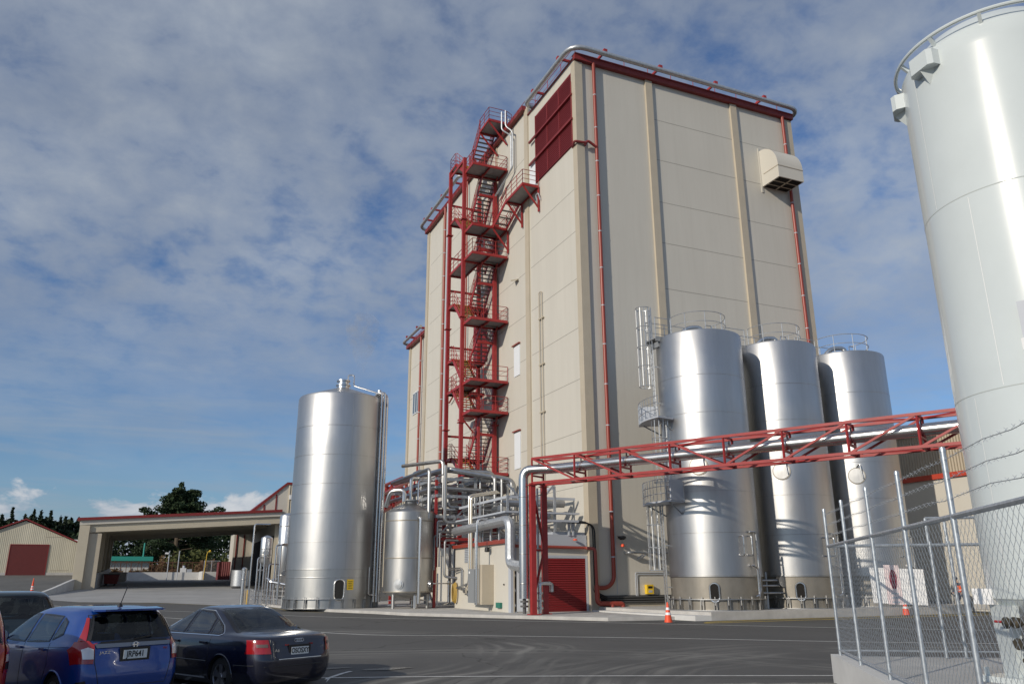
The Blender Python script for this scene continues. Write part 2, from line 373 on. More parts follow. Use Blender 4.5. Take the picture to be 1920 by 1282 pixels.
def text_obj(name, s, size, depth, m, parent, matrix, align='CENTER', bold=0.0, sx=1.0):
    cu_ = bpy.data.curves.new(name, 'FONT'); cu_.body = s; cu_.size = size; cu_.extrude = depth; cu_.align_x = align; cu_.align_y = 'CENTER'; cu_.offset = bold
    t = bpy.data.objects.new(name, cu_); col.objects.link(t); me = applied(t); bpy.data.objects.remove(t)
    me.transform(matrix @ Matrix.Diagonal((sx, 1, 1, 1))); me.materials.clear(); me.materials.append(m)
    o = bpy.data.objects.new(name, me); col.objects.link(o); o.parent = parent; OFF[o.name] = OFF.get(parent.name, Vector()); return o
# ============================================================ the setting
def sheet(name, xs, ys, zf, m, hole=None):
    b = MB(); vs = [(x, y, zf(x, y)) for y in ys for x in xs]; n = len(xs)
    b.add(vs, [(j * n + i, j * n + i + 1, (j + 1) * n + i + 1, (j + 1) * n + i) for j in range(len(ys) - 1) for i in range(n - 1)], True)
    return struct(b.build(name, m, recalc=False))
def polysheet(name, poly, dz, m, step=3.0):
    "polygon laid on the sloping ground: cut into rows along y"
    ys = [p[1] for p in poly]; lo, hi_ = min(ys), max(ys); rows = sorted(set([lo, hi_] + [y for y in ys] + [y for y in (25.0, 85.0) if lo < y < hi_] + [lo + (hi_ - lo) * i / max(1, int((hi_ - lo) / step)) for i in range(1, max(1, int((hi_ - lo) / step)))]))
    def xr(y):
        xs = []
        for (x0, y0), (x1, y1) in zip(poly, poly[1:] + poly[:1]):
            if min(y0, y1) - 1e-6 <= y <= max(y0, y1) + 1e-6:
                if abs(y1 - y0) < 1e-6: xs += [x0, x1]
                else: xs.append(x0 + (x1 - x0) * (y - y0) / (y1 - y0))
        return min(xs), max(xs)
    b = MB(); vs = []
    for y in rows:
        a, c = xr(y)
        vs += [(a, y, gz(y) + dz), (c, y, gz(y) + dz)]
    b.add(vs, [(2 * i, 2 * i + 1, 2 * i + 3, 2 * i + 2) for i in range(len(rows) - 1)])
    return struct(b.build(name, m, recalc=False))
SOIL = mat('grassy_soil', (0.07, 0.085, 0.035), 0.95, var=0.5, vscale=0.3, world=True)
sheet('ground', [-1500, -300, -120, -80, 80, 300, 1500], [-300, -80, 25, 85, 110, 300, 2000], lambda x, y: gz(y) - 0.2, SOIL)
sheet('road', [-85, -40, -32] + [-31.5 + .5 * k for k in range(40)] + [0, 30, 60], [-70, -50, -40] + [-36 + .5 * k for k in range(34)] + [0, 25, 44, 56, 85, 100], lambda x, y: gz(y) + dip(x, y), ASPH)
# yard on the far left rises above the ramp
def yz(x, y):
    t = min(max((y - 40) / 16.0, 0), 1); return gz(y) + 0.015 + 0.9 * t * t * (3 - 2 * t)
YARD = mat('worn_yard_asphalt', (0.105, 0.105, 0.10), 0.85, var=0.2, vscale=0.4, world=True)
b = MB(); ysl = [30, 36, 40, 42, 44, 46, 48, 50, 52, 54, 56, 60, 70, 85, 110]; xl = {y: (-29.75 if y >= 54 else -31.2 + (y - 44) * 0.145 if y > 44 else -31.2) for y in ysl}
vs = []
for y in ysl: vs += [(-75, y, yz(0, y)), (-45, y, yz(0, y)), (xl[y], y, yz(0, y))]
b.add(vs, [(3 * j + i, 3 * j + i + 1, 3 * j + i + 4, 3 * j + i + 3) for j in range(len(ysl) - 1) for i in range(2)], True); struct(b.build('yard', YARD, recalc=False))
polysheet('concrete_apron', [(-31.0, 44.0), (-29.2, 36.3), (-27.2, 33.5), (-21.4, 31.2), (-15.9, 25.3), (-13.8, 21.6), (-12.0, 24.0), (-12.0, 104.0), (-29.6, 104.0), (-29.6, 54)], 0.006, CONCG)
# raised concrete pad round the process plant and the building
pad = [(-13.9, 21.3), (-13.3, 14.5), (-12.1, 10.6), (-10.4, 6.3), (-9.5, 3.0), (-3.2, -7.1), (-0.9, -9.3), (0.2, -9.0), (40, -9.0), (40, 40), (-13, 56), (-13.2, 37), (-15.4, 26.5)]
struct(MB().prism([(-13.9, 21.3), (-13.3, 14.5), (-12.1, 10.6), (-10.4, 6.3), (-9.5, 3.0), (-3.2, -7.1), (0.3, -7.6), (0.3, 40), (-11.5, 40), (-11.5, 36), (-14.2, 28)], -0.2, 0.15).build('concrete_pad', CONC))
# raised plinth of the silos with a kerb face
struct(MB().prism([(1.0, -9.0), (17.6, -9.0), (17.6, -8.0), (20.5, -6.5), (20.5, 3), (0.3, 3), (0.3, -4.9)], -0.2, 0.36).build('silo_plinth', CONC))
struct(MB().prism([(1.0, -9.0), (0.3, -4.9), (0.3, -0.4), (-0.25, -0.4), (-0.25, -5.2), (0.2, -8.9)], -0.2, 0.22).build('kerb', CONCW))
# road markings
def stripe(name, pts, w, m, z=0.006):
    P = [Vector((x, y, 0)) for x, y in pts]; Q = []
    for i in range(len(P) - 1):
        a = P[max(i - 1, 0)]; b0 = P[i]; b1 = P[i + 1]; c = P[min(i + 2, len(P) - 1)]; k = max(2, int((b1 - b0).length / 1.0))
        for j in range(k):
            t = j / k; Q.append(0.5 * ((2 * b0) + (b1 - a) * t + (2 * a - 5 * b0 + 4 * b1 - c) * t * t + (3 * b0 - a - 3 * b1 + c) * t ** 3))
    Q.append(P[-1]); vs = []
    for i, p in enumerate(Q):
        d = (Q[min(i + 1, len(Q) - 1)] - Q[max(i - 1, 0)]).normalized(); nrm = Vector((-d.y, d.x, 0)) * w / 2
        for s_ in (1, -1):
            v = p + nrm * s_; v.z = gz(v.y) + dip(v.x, v.y) + z; vs.append(v)
    return struct(MB().add(vs, [(2 * i, 2 * i + 1, 2 * i + 3, 2 * i + 2) for i in range(len(Q) - 1)]).build(name, m, recalc=False))
stripe('road_marking', [(-31.5, 33.5), (-27.7, 28.05), (-19.91, 15.83), (-13.86, 4.17), (-7.9, -3.44), (-2.99, -9.39), (1.69, -15.48), (5.5, -19.5), (9, -22.5)], 0.13, LINEW)
stripe('road_marking', [(-30, 20), (-26, 15), (-20.99, 6.47), (-16.02, -9.67), (-11.81, -13.47), (-7.06, -17.36), (-3.56, -20.68), (-0.14, -23.35), (8, -29)], 0.12, LINEW)
stripe('road_marking', [(-22.6, -21.6), (-20.6, -22.5), (-18.51, -23.41), (-16.99, -23.96), (-13.27, -25.62), (-9.97, -27.18), (-6, -29)], 0.09, LINEW)
stripe('road_marking', [(-18.1, -22.4), (-18.75, -23.4), (-20.0, -26.2)], 0.09, LINEW, 0.009)
stripe('road_marking', [(-20.6, -21.5), (-21.25, -22.8), (-22.7, -25.6)], 0.09, LINEW, 0.009)
stripe('road_marking', [(-0.2, -10.1), (2.5, -9.5), (9, -9.45), (17.7, -9.4), (20.3, -8.9)], 0.16, LINEY)
stripe('road_marking', [(-0.6, -10.6), (3.0, -10.5), (9, -10.6), (18, -10.7), (20.3, -10.6)], 0.16, LINEY)
stripe('road_marking', [(-27.6, 32.7), (-21.5, 30.4), (-16.1, 24.9), (-14.3, 20.5), (-13.9, 14.0), (-12.6, 10.0)], 0.14, mat('faded_yellow_paint', (0.30, 0.24, 0.10), 0.8, var=0.3, vscale=5, world=True))
# rough gravel verge at the near edge of the road
b = MB(); K = 60; vs = []
for i in range(K + 1):
    t = i / K; x = -19.2 + t * 12.0; y0 = -24.0 - t * 5.3
    for j in range(5): vs.append((x - j * 0.10, y0 - 0.45 - j * 0.55, 0.012 + (0.05 + 0.03 * rnd.random()) * (j > 0) * min(1, t * 8)))
b.add(vs, [(5 * i + j, 5 * i + j + 5, 5 * i + j + 6, 5 * i + j + 1) for i in range(K) for j in range(4)]); struct(b.build('gravel_verge', GRAVEL, recalc=False))
for i, (x, y, r1) in enumerate([(-18.3, -21.7, 0.35), (-17.3, -22.3, 0.5)]):
    vs = [(x + math.cos(a) * r1 * (0.7 + 0.5 * rnd.random()), y + math.sin(a) * r1 * 0.5 * (0.7 + 0.5 * rnd.random()), 0.011) for a in [2 * math.pi * k / 16 for k in range(16)]]
    struct(MB().add(vs, [tuple(range(16))]).build('patch', GRAVEL, recalc=False))
# sloping retaining wall beside the ramp
w = MB(); pts = [(-31.25, 43.6), (-30.6, 47.5), (-29.9, 53.0), (-29.75, 56.0)]
for (xa, ya), (xb, yb) in zip(pts, pts[1:]):
    za, zb = yz(0, ya) + 0.12, yz(0, yb) + 0.12
    w.add([(xa, ya, gz(ya) - .2), (xb, yb, gz(yb) - .2), (xb, yb, zb), (xa, ya, za), (xa + .28, ya, gz(ya) - .2), (xb + .28, yb, gz(yb) - .2), (xb + .28, yb, zb), (xa + .28, ya, za)],
          [(0, 1, 2, 3), (7, 6, 5, 4), (3, 2, 6, 7), (0, 4, 5, 1), (0, 3, 7, 4), (1, 5, 6, 2)])
tag(w.build('retaining_wall', CONCW, loc=(-31, 44, 0.6)), 'low pale concrete retaining wall sloping up to the canopy post', 'wall')

# ============================================================ tall dryer building
bld = thing('processing_building', 'tall windowless cream clad plant building with beige pilasters and red roof flashing', 'building', (0, 0, 0))
b = MB(); b.box(0, 0, 0.1, 18.2, 7.6, 35.25); b.box(0, 7.6, 0.1, 18.2, 32.1, 36.25)
body = b.build('wall', CREAMV, bld)
# fine panel joints every 3.15 m
JZ = [3.75, 6.95, 10.1, 13.25, 16.45, 19.65, 22.85, 25.8, 28.95, 32.05]
b = MB()
for z in JZ:
    for (xa, xb) in ((5.95, 12.65), (13.2, 17.3)): b.box(xa, -0.004, z - .018, xb, 0.01, z + .018)
    for (ya, yb) in ((0.55, 7.35), (8.0, 31.0)):
        if z > 28 and ya < 1: continue
        b.box(-0.004, ya, z - .018, 0.01, yb, z + .018)
b.build('panel_joint', JOINT, body)
def pil(x0, y0, x1, y1, z0=0.15, z1=35.0, m=BEIGE): return MB().box(x0, y0, z0, x1, y1, z1).build('pilaster', m, bld)
pil(-0.14, -0.14, 0.42, 0.42, 0.15, 34.9); pil(5.4, -0.16, 5.93, 0.02); pil(12.65, -0.16, 13.2, 0.02); pil(17.66, -0.14, 18.34, 0.3, 0.15, 34.9)
pil(-0.10, 7.5, 0.02, 8.12, 0.15, 36.0); pil(-0.10, 31.5, 0.3, 32.2, 0.15, 35.9); pil(-0.07, 17.2, 0.02, 17.6, 0.15, 35.9); pil(-0.07, 26.9, 0.02, 27.3, .15, 35.9)
pil(-0.07, 13.55, 0.02, 13.85, 0.15, 35.9)
# pale cover strip beside the corner pilaster
MB().box(0.43, -0.03, 0.2, 0.47, 0.01, 34.8).build('cover_strip', GREYL, bld)
# roof flashings
b = MB(); b.box(-0.2, -0.32, 34.95, 18.42, -0.02, 35.32); b.box(-0.2, -0.36, 35.32, 18.46, 0.1, 35.4); b.build('fascia', REDF, bld)
MB().box(-0.12, -0.02, 35.26, -0.0, 7.5, 35.34).build('fascia', REDF, bld)
b = MB(); b.box(-0.36, 7.9, 35.95, -0.02, 32.3, 36.32)
for y in [8.6 + 0.9 * k for k in range(26)]: b.box(-0.39, y, 35.93, -0.36, y + .06, 36.34)
b.build('fascia', REDF, bld)
MB().box(17.9, 0.0, 35.25, 18.3, 32, 35.4).build('fascia', REDF, bld)
# big silver tube round the roof edge on red brackets
def roof_tube(pts, brs, r=0.17):
    MB().tube(pts, r, 14, bend=1.1).build('roof_tube', GALV, bld)
    for p, q in brs:
        bb = MB().bar(p, q, 0.13, 0.16); p = Vector(p); bb.box(p.x - .13, p.y - .13, p.z - .08, p.x + .13, p.y + .13, p.z + .12); bb.build('tube_bracket', RED, bld)
roof_tube([(0.25, 6.9, 35.62), (-0.62, 6.7, 35.62), (-0.62, -0.72, 35.62), (18.85, -0.72, 35.62), (18.85, 1.8, 35.62), (18.2, 1.9, 35.6)],
          [((-0.62, 1.2, 35.82), (0.3, 1.2, 35.82)), ((-0.62, 5.3, 35.82), (0.3, 5.3, 35.82))] + [((x, -0.72, 35.82), (x, 0.3, 35.82)) for x in (1.9, 6.3, 11.0, 15.4)])
roof_tube([(0.3, 20.6, 36.75), (-0.8, 20.6, 36.75), (-0.8, 32.9, 36.75), (1.5, 32.9, 36.6)], [((-0.8, y, 36.95), (0.3, y, 36.95)) for y in (22.5, 25.5, 28.5, 31.0)])
def roof_rail(pts, h=0.95, r=0.022):
    b = MB(); rail(b, pts, h, r, 1.9); return b.build('roof_handrail', RED, bld)
roof_rail([(0.15, 6.6, 35.4), (0.15, 0.25, 35.4), (17.5, 0.25, 35.4)], 1.0); roof_rail([(0.2, 10.6, 36.3), (0.2, 8.1, 36.3), (3, 8.1, 36.3)], 0.9); roof_rail([(0.3, 21.5, 36.3), (0.3, 31.5, 36.3)], 1.1, 0.03)
b = MB()
for k in range(4): b.cyl((16.6 + k * .25, 0.0, 0), 0.04, 35.3, 35.62, 8)
b.build('roof_stub', RED, bld)
b = MB()
for y in (11.0, 11.5, 11.9): b.cyl((-0.1, y, 0), 0.05, 36.3, 36.85, 8); b.cyl((-0.1, y, 0), 0.09, 36.85, 37.0, 8)
b.build('roof_stub', GREYL, bld)
# red louvre bank near the top of the left face
lv = MB().box(-0.07, 0.45, 28.95, 0.0, 6.1, 34.3).build('louvre_bank', REDLOUV, bld)
b = MB()
for k in range(33): b.ext([(-.115, .47, 29.0 + k * .16), (-.07, .47, 29.1 + k * .16), (-.07, .47, 29.07 + k * .16), (-.115, .47, 28.97 + k * .16)], (0, 5.58, 0))
b.build('slats', REDLOUV, lv)
b = MB()
for y in (2.35, 4.2): b.box(-0.13, y - .05, 28.95, -0.05, y + .05, 34.3)
b.box(-0.13, .38, 28.9, -.05, .47, 34.35); b.box(-0.13, 6.05, 28.9, -.05, 6.15, 34.35); b.box(-0.1, .4, 34.25, -.05, 6.1, 34.37)
b.build('louvre_frame', REDF, lv)
for z in (30.75, 32.6): MB().bar((-0.2, 0.3, z), (-0.2, 7.0, z), 0.14, 0.14).build('louvre_rail', REDF, lv)
MB().box(-0.05, 6.2, 28.6, -0.003, 7.3, 31.1).build('door', WHITED, bld)
# doors at the stair landings
for (y, z, h) in ((9.9, 9.05, 2.9), (9.9, 15.6, 2.6)):
    d = MB().box(-0.05, y - .55, z, -0.003, y + .45, z + h - .4).build('door', WHITED, bld); MB().box(-0.16, y - .62, z + h - .32, -0.005, y + .62, z + h - .25).build('door_canopy', REDP, d)
MB().bar((-0.35, 9.6, 22.7), (-0.02, 9.9, 22.9), 0.5, 0.1).build('door_canopy', BEIGE, bld)
MB().box(-0.06, 15.6, 18.2, -.003, 18.6, 22.6).build('service_hatch', REDLOUV, bld)
# ventilation hood with curved back and dark mesh underside
hd = MB(); prof = [(0, 28.75), (-1.75, 28.75), (-1.75, 29.75)] + [(-1.75 + 1.75 * (1 - math.cos(a)) * 0.98, 29.75 + 1.85 * math.sin(a)) for a in [math.pi / 2 * k / 12 for k in range(1, 13)]] + [(0, 31.6)]
hd.ext([(15.0, y, z) for y, z in prof], (2.25, 0, 0)); hood = hd.build('ventilation_hood', CREAM, bld)
MB().box(14.9, -0.05, 28.3, 15.05, -0.001, 31.85).build('hood_flange', CREAM, hood)
MB().box(14.97, -1.78, 29.62, 17.28, -0.3, 29.66).build('hood_seam', BEIGE, hood)
MB().box(15.12, -1.66, 28.72, 17.13, -0.1, 28.745).build('hood_mesh', MESHD, hood)
b = MB(); b.box(16.08, -1.7, 28.69, 16.17, -0.05, 28.72); b.box(15.05, -1.2, 28.69, 17.2, -1.14, 28.72); b.box(15.05, -.63, 28.69, 17.2, -.57, 28.72); b.build('hood_grid', BEIGE, hood)
# downpipes with pale clips
def pipe_clips(path, r, m, parent, clip=True, name='downpipe', gap=2.4, bend=0.35):
    o = MB().tube(path, r, 12, bend=bend).build(name, m, parent)
    if clip:
        P = [Vector(p) for p in path]; c = MB()
        for a, q in zip(P, P[1:]):
            if abs((q - a).normalized().z) > .9 and (q - a).length > 2:
                n_ = int((q - a).length / gap)
                for i in range(1, n_ + 1): p = a.lerp(q, i / (n_ + .5)); c.cyl(p, r + .015, -.03, .03, 12)
        if c.v: c.build('pipe_clip', GREYL, o)
    return o
pipe_clips([(1.25, -0.24, 35.0), (1.25, -0.24, 1.75), (0.85, -0.24, 1.35), (0.12, -0.24, 1.35)], 0.115, REDP, bld)
pipe_clips([(17.42, -0.24, 35.0), (17.42, -0.24, 0.4)], 0.12, REDP, bld)
pipe_clips([(0.38, -0.2, 28.6), (0.55, -0.3, 28.95), (1.2, -0.3, 28.6)], 0.09, REDF, bld, False)
MB().tube([(-0.16, 0.42, 28.6), (-0.16, 0.42, 33.6)], 0.05, 8).build('downpipe', REDF, bld)
MB().tube([(-0.16, .42, 28.7), (-0.35, -0.2, 28.75), (0.4, -0.3, 28.75)], 0.08, 8, bend=.15).build('downpipe', REDF, bld)
pipe_clips([(-0.24, 20.0, 36.0), (-0.24, 20.0, 18.0), (-.24, 23.9, 16.5)], 0.07, REDP, bld, False)
pipe_clips([(-0.3, 25.9, 36.0), (-0.3, 25.9, 9.0)], 0.13, REDP, bld)
MB().tube([(-0.35, 25.0, 36.0), (-0.35, 25.0, 9.0)], 0.09, 8).build('downpipe', GREYL, bld)
# slim double conduit on the left face
b = MB(); b.tube([(-0.1, 5.95, 4.3), (-0.1, 5.95, 20.5), (-.1, 5.55, 20.5), (-0.1, 5.55, 4.3)], 0.035, 6, bend=.15)
for z in (18.6, 15.4, 12.2, 9.0): b.box(-0.14, 5.35, z - .05, -.05, 6.05, z + .05)
b.build('conduit', BEIGE, bld)
MB().tube([(-.1, 5.9, 27.2), (-.25, 5.9, 27.8), (-.25, 5.5, 27.8), (-.1, 5.5, 27.3)], .04, 6, bend=.1).build('wall_bracket', GREYL, bld)
# silver flue pair beside the top stair
b = MB(); b.tube([(-1.0, 10.3, 37.0), (-1.0, 10.3, 35.4), (-.35, 10.0, 34.9), (-.35, 10.0, 31.9), (-.5, 12.8, 31.0)], .065, 10, bend=.25); b.tube([(-.8, 10.0, 37.0), (-.8, 10.0, 35.6), (-.35, 9.7, 35.1), (-.35, 9.7, 32.0), (-.5, 12.4, 31.0)], .065, 10, bend=.25)
b.build('flue_pipe', GALV, bld)
# cable tray along the foot of the right face, lamp, beacon, steam pipe stub, yellow call box
b = MB()
for k, z in enumerate((0.62, 0.74, 0.86)): b.box(0.5, -0.22, z - .03, 12, -0.03, z + .03)
b.box(0.5, -.05, .55, 12, -.01, .95); b.build('cable_tray', TREAD, bld)
b = MB(); b.rev((1.75, -0.45, 4.0), [(0.0, .14), (.2, .1), (.24, 0), (.1, -.1), (0, -.1)], 16); b.tube([(1.75, -.45, 4.05), (1.75, -.0, 4.1)], .03, 6); b.build('flood_lamp', BLACK, bld)
b = MB(); b.rev((1.95, -0.15, 3.62), [(0.0, .09), (.08, .05), (.1, 0), (.1, -.08), (0, -.08)], 12); b.build('beacon', ORANGE, bld)
b = MB(); b.tube([(2.15, -.05, 3.22), (2.15, -.45, 3.22), (5.8, -.45, 3.22)], .075, 10, bend=.1); b.build('steam_pipe', GALV, bld)
b = MB(); b.bar((3.0, 0, 2.9), (3.0, -.5, 3.1), .06, .06); b.bar((3.2, 0, 2.9), (3.2, -.5, 3.1), .06, .06); b.build('wall_bracket', GREYL, bld)
b = MB(); b.tube([(2.75, -.06, .9), (2.75, -.06, 2.15), (7, -.06, 2.15)], .025, 6, bend=.1); b.tube([(2.85, -.06, .9), (2.85, -.06, 2.05), (7, -.06, 2.05)], .025, 6, bend=.1); b.build('conduit', GREYL, bld)
MB().box(1.55, -.012, 1.0, 1.60, .01, 6.2).build('conduit', GREYL, bld)
cb = MB().box(3.35, -.25, 1.0, 3.78, -.01, 1.5).build('call_box', YELLOW, bld); MB().box(3.42, -.262, 1.3, 3.7, -.25, 1.42).build('call_box_window', BLACK, cb); MB().box(3.45, -.262, 1.08, 3.68, -.25, 1.2).build('call_box_buttons', GREYL, cb)
# beige lower cladding strip
MB().box(0.43, -.06, .15, 18.2, -.001, .5).build('base_flashing', BEIGE, bld)

# rear stair wing, a step lower
wing = thing('rear_wing', 'lower cream wing behind the tall building with one small window and red gutter', 'building', (0.2, 33, 0))
MB().box(0.25, 32.1, 0.1, 14, 38.3, 25.6).build('wall', CREAMV, wing)
b = MB()
for z in JZ[:7]: b.box(0.246, 32.3, z - .018, 0.26, 38.0, z + .018)
b.build('panel_joint', JOINT, wing)
MB().box(0.12, 37.8, .15, 0.5, 38.4, 25.3).build('pilaster', BEIGE, wing)
b = MB(); b.box(-0.15, 32.3, 25.3, 0.3, 38.6, 25.65)
for y in [33 + .9 * k for k in range(6)]: b.box(-.18, y, 25.28, -.15, y + .06, 25.67)
b.build('fascia', REDF, wing)
MB().tube([(-.45, 32.4, 26.0), (-.45, 38.9, 26.0), (1.2, 39.0, 25.9)], .15, 12, bend=.6).build('roof_tube', GALV, wing)
for y in (33.6, 37.2): MB().bar((-.6, y, 26.25), (.6, y, 26.25), .13, .2).build('tube_bracket', RED, wing)
b = MB(); rail(b, [(.4, 32.4, 25.6), (.4, 38, 25.6)], .8, .025, 1.5); b.build('roof_handrail', RED, wing)
wn = MB().box(0.2, 34.2, 17.9, 0.249, 36.6, 20.0).build('window', mat('window_glass', (0.10, 0.13, 0.16), 0.08), wing)
b = MB()
for y in (34.15, 35.0, 35.8, 36.55): b.box(.17, y, 17.85, .24, y + .08, 20.05)
b.box(.17, 34.2, 19.97, .24, 36.6, 20.07); b.box(.17, 34.2, 17.82, .24, 36.6, 17.9); b.build('frame', WHITED, wn)
pipe_clips([(-.02, 33.6, 25.4), (-.02, 33.6, 11.0), (-.02, 33.0, 10.6), (-.3, 31.5, 10.4)], .11, REDP, wing)

# ============================================================ low plant room with roller door
pr = thing('plant_room', 'low cream plant room with a red roller door below the tall building', 'building', (-2.4, 4.5, .15))
AX, AY = -4.74, 0.2
MB().box(AX, AY, 0.1, -0.15, 9.0, 3.75).build('wall', CREAM, pr)
b = MB(); b.box(AX - .05, AY - .05, 3.75, -0.16, 9.05, 3.9); b.box(-3.7, AY - .07, 3.55, -.2, AY + .2, 4.15); b.build('roof', GREYL, pr)
b = MB(); b.box(AX - .18, AY - .05, 3.68, AX - .002, 9.2, 3.88); b.build('gutter', REDP, pr)
b = MB(); b.tube([(AX - .05, AY - .1, 3.66), (AX + .15, AY - .14, 3.52), (-0.32, AY - .2, 3.45), (-0.05, AY - .75, 3.4), (-.02, AY - .75, 1.4)], .085, 10, bend=.18); b.build('downpipe', REDP, pr)
b = MB(); b.tube([(-.02, AY - .75, 1.5), (-.02, AY - .75, .55), (1.5, AY - .85, .52), (1.5, AY - .85, .3)], .13, 12, bend=.25); b.tube([(.85, AY - .83, .52), (.85, AY - .83, .2)], .12, 12); b.build('drain_pipe', REDP, pr)
rd = MB().box(-2.66, AY - .03, .16, -.29, AY - .002, 2.9).build('roller_door', REDDOOR, pr)
b = MB()
for k in range(23): b.box(-2.64, AY - .045, .2 + k * .118, -.31, AY - .03, .2 + k * .118 + .07)
b.build('slats', REDDOOR, rd)
b = MB(); b.box(-2.8, AY - .05, .15, -2.66, AY, 3.05); b.box(-.29, AY - .05, .15, -.16, AY, 3.05); b.box(-2.66, AY - .05, 2.9, -.29, AY, 3.05); b.build('door_frame', GREYL, rd)
d = MB().box(-4.55, AY - .03, .2, -3.8, AY - .002, 2.33).build('door', WHITED, pr); b = MB(); b.box(-4.62, AY - .05, .15, -4.55, AY, 2.42); b.box(-3.8, AY - .05, .15, -3.73, AY, 2.42); b.box(-4.55, AY - .05, 2.33, -3.8, AY, 2.42); b.build('door_frame', BEIGE, d)
b = MB()
for z in (.45, 1.2, 1.95): b.cyl((-4.53, AY - .045, 0), .018, z, z + .12, 8)
b.build('hinge', GREYL, d)
MB().box(-3.45, AY - .012, 1.5, -3.05, AY - .002, 2.05).build('notice', WHITE, pr)
MB().box(AX - .03, AY - .03, .15, AX + .3, AY + .3, 3.7).build('corner_flashing', GREYL, pr)
v_ = MB().box(AX - .03, 6.4, 2.8, AX - .002, 7.25, 3.72).build('wall_vent', GREYC, pr); b = MB()
for k in range(9): b.box(AX - .05, 6.45, 2.84 + k * .1, AX - .03, 7.2, 2.88 + k * .1)
b.build('slats', GREYL, v_)
cbn = MB().box(AX - .55, 3.15, .55, AX - .05, 5.2, 2.4).build('cabinet', GREYC, pr); b = MB(); b.box(AX - .57, 3.3, .5, AX - .55, 3.33, 2.35); b.box(AX - .56, 4.16, .58, AX - .549, 4.18, 2.36); b.build('cabinet_seam', BLACK, cbn); MB().box(AX - .56, 4.9, 2.15, AX - .55, 5.08, 2.27).build('cabinet_label', WHITE, cbn)
MB().box(AX - .7, 2.6, .5, AX - .002, 3.1, 2.6).build('duct_cover', BEIGE, pr)
b = MB(); b.rev((AX - .25, 3.0, 3.45), [(0, .12), (.13, .1), (.15, -.12), (.1, -.16), (0, -.16)], 14); b.tube([(AX - .25, 3.0, 3.5), (AX, 3.0, 3.55)], .03, 6); b.build('flood_lamp', BLACK, pr)
MB().box(AX - .14, 1.4, .35, AX - .002, 2.0, .62).build('green_box', GREEN, pr)
b = MB(); b.rev((AX - .04, 1.1, 1.55), [(0, -.03), (.04, -.03), (.04, .03), (0, .03)], 10, axis='x'); b.build('key_switch', BLACK, pr)
b = MB()
for k in range(4):
    r_ = .32 - k * .02; b.tube([(AX - .12 - k * .05, 8.6 + math.cos(a) * r_ * .9, 1.05 + math.sin(a) * r_ * 1.9) for a in [2 * math.pi * i / 28 for i in range(28)]], .028, 6, closed=True)
b.build('hose_reel', HOSE, pr)
b = MB()
for k, (dx, top) in enumerate(((0, 4.9), (.12, 4.85), (.24, 4.8))): b.tube([(-1.9, AY - .2 - dx, top), (-.05 + dx * .9, AY - .3 - dx * .3, top - .05), (-.05 + dx * .9, AY - .3 - dx * .3, 1.1), (.75, -.28 , .62 + k * .12)], .04, 6, bend=.5)
b.build('cable_bundle', BLACK, pr)
b = MB(); b.bar((-3.2, AY - .3, 4.85), (-.9, AY - .3, 4.85), .5, .12); b.bar((-1.3, AY - .1, 4.1), (-1.3, AY - .1, 4.8), .1, .1); b.bar((-1.05, AY - .1, 4.1), (-1.05, AY - .1, 4.8), .1, .1); b.build('cable_tray', GREYL, pr)
MB().box(-2.2, AY + .1, 3.9, -.2, AY + 2.6, 4.3).build('roof_ramp', GREYL, pr)
b = MB(); b.rev((-3.5, AY - .25, 3.62), [(0, .1), (.1, .06), (.12, 0), (0, -.02)], 12); b.rev((-1.0, AY - .25, 3.85), [(0, .1), (.1, .06), (.12, 0), (0, -.02)], 12); b.build('beacon', ORANGE, pr)

# ============================================================ outside stair tower
st = thing('stair_tower', 'red steel outside stair climbing the left face with grey landings', 'stair tower', (-1.7, 14.4, 9))
XO, XM, XI = -3.0, -1.68, -0.36; YN, YN0, YF, YF1 = 13.2, 11.35, 15.35, 16.6
for (x, y, z1, w_) in ((XO, 16.5, 34.4, .26), (XO, 13.15, 34.0, .26), (XI, 13.3, 32.6, .28), (XI, 16.7, 32.6, .28)):
    c = MB(); c.box(x - w_ / 2, y - w_ / 2, 4.0, x + w_ / 2, y + w_ / 2, z1)
    for z in (12.6, 20.6, 28.6): c.box(x - w_ * .9, y - w_ * .9, z, x + w_ * .9, y + w_ * .9, z + .07)
    c.build('column', RED, st)
def landing(x0, x1, y0, y1, z, rails, name='landing'):
    f = MB()
    for (a, q) in (((x0, y0), (x1, y0)), ((x1, y0), (x1, y1)), ((x1, y1), (x0, y1)), ((x0, y1), (x0, y0))): f.bar((*a, z - .10), (*q, z - .10), .08, .20)
    n_ = max(1, int((x1 - x0) / 1.4))
    for i in range(1, n_): f.bar((x0 + (x1 - x0) * i / n_, y0, z - .14), (x0 + (x1 - x0) * i / n_, y1, z - .14), .07, .2)
    o = f.build(name, RED, st)
    MB().box(x0 + .04, y0 + .04, z - .06, x1 - .04, y1 - .04, z - .02).build('grating', GRATE, o)
    if rails:
        for seg in rails:
            h = MB(); rail(h, [(*p, z) for p in seg], 1.05, .026, 1.1, (.35, .7)); h.build('handrail', RED, o)
    return o
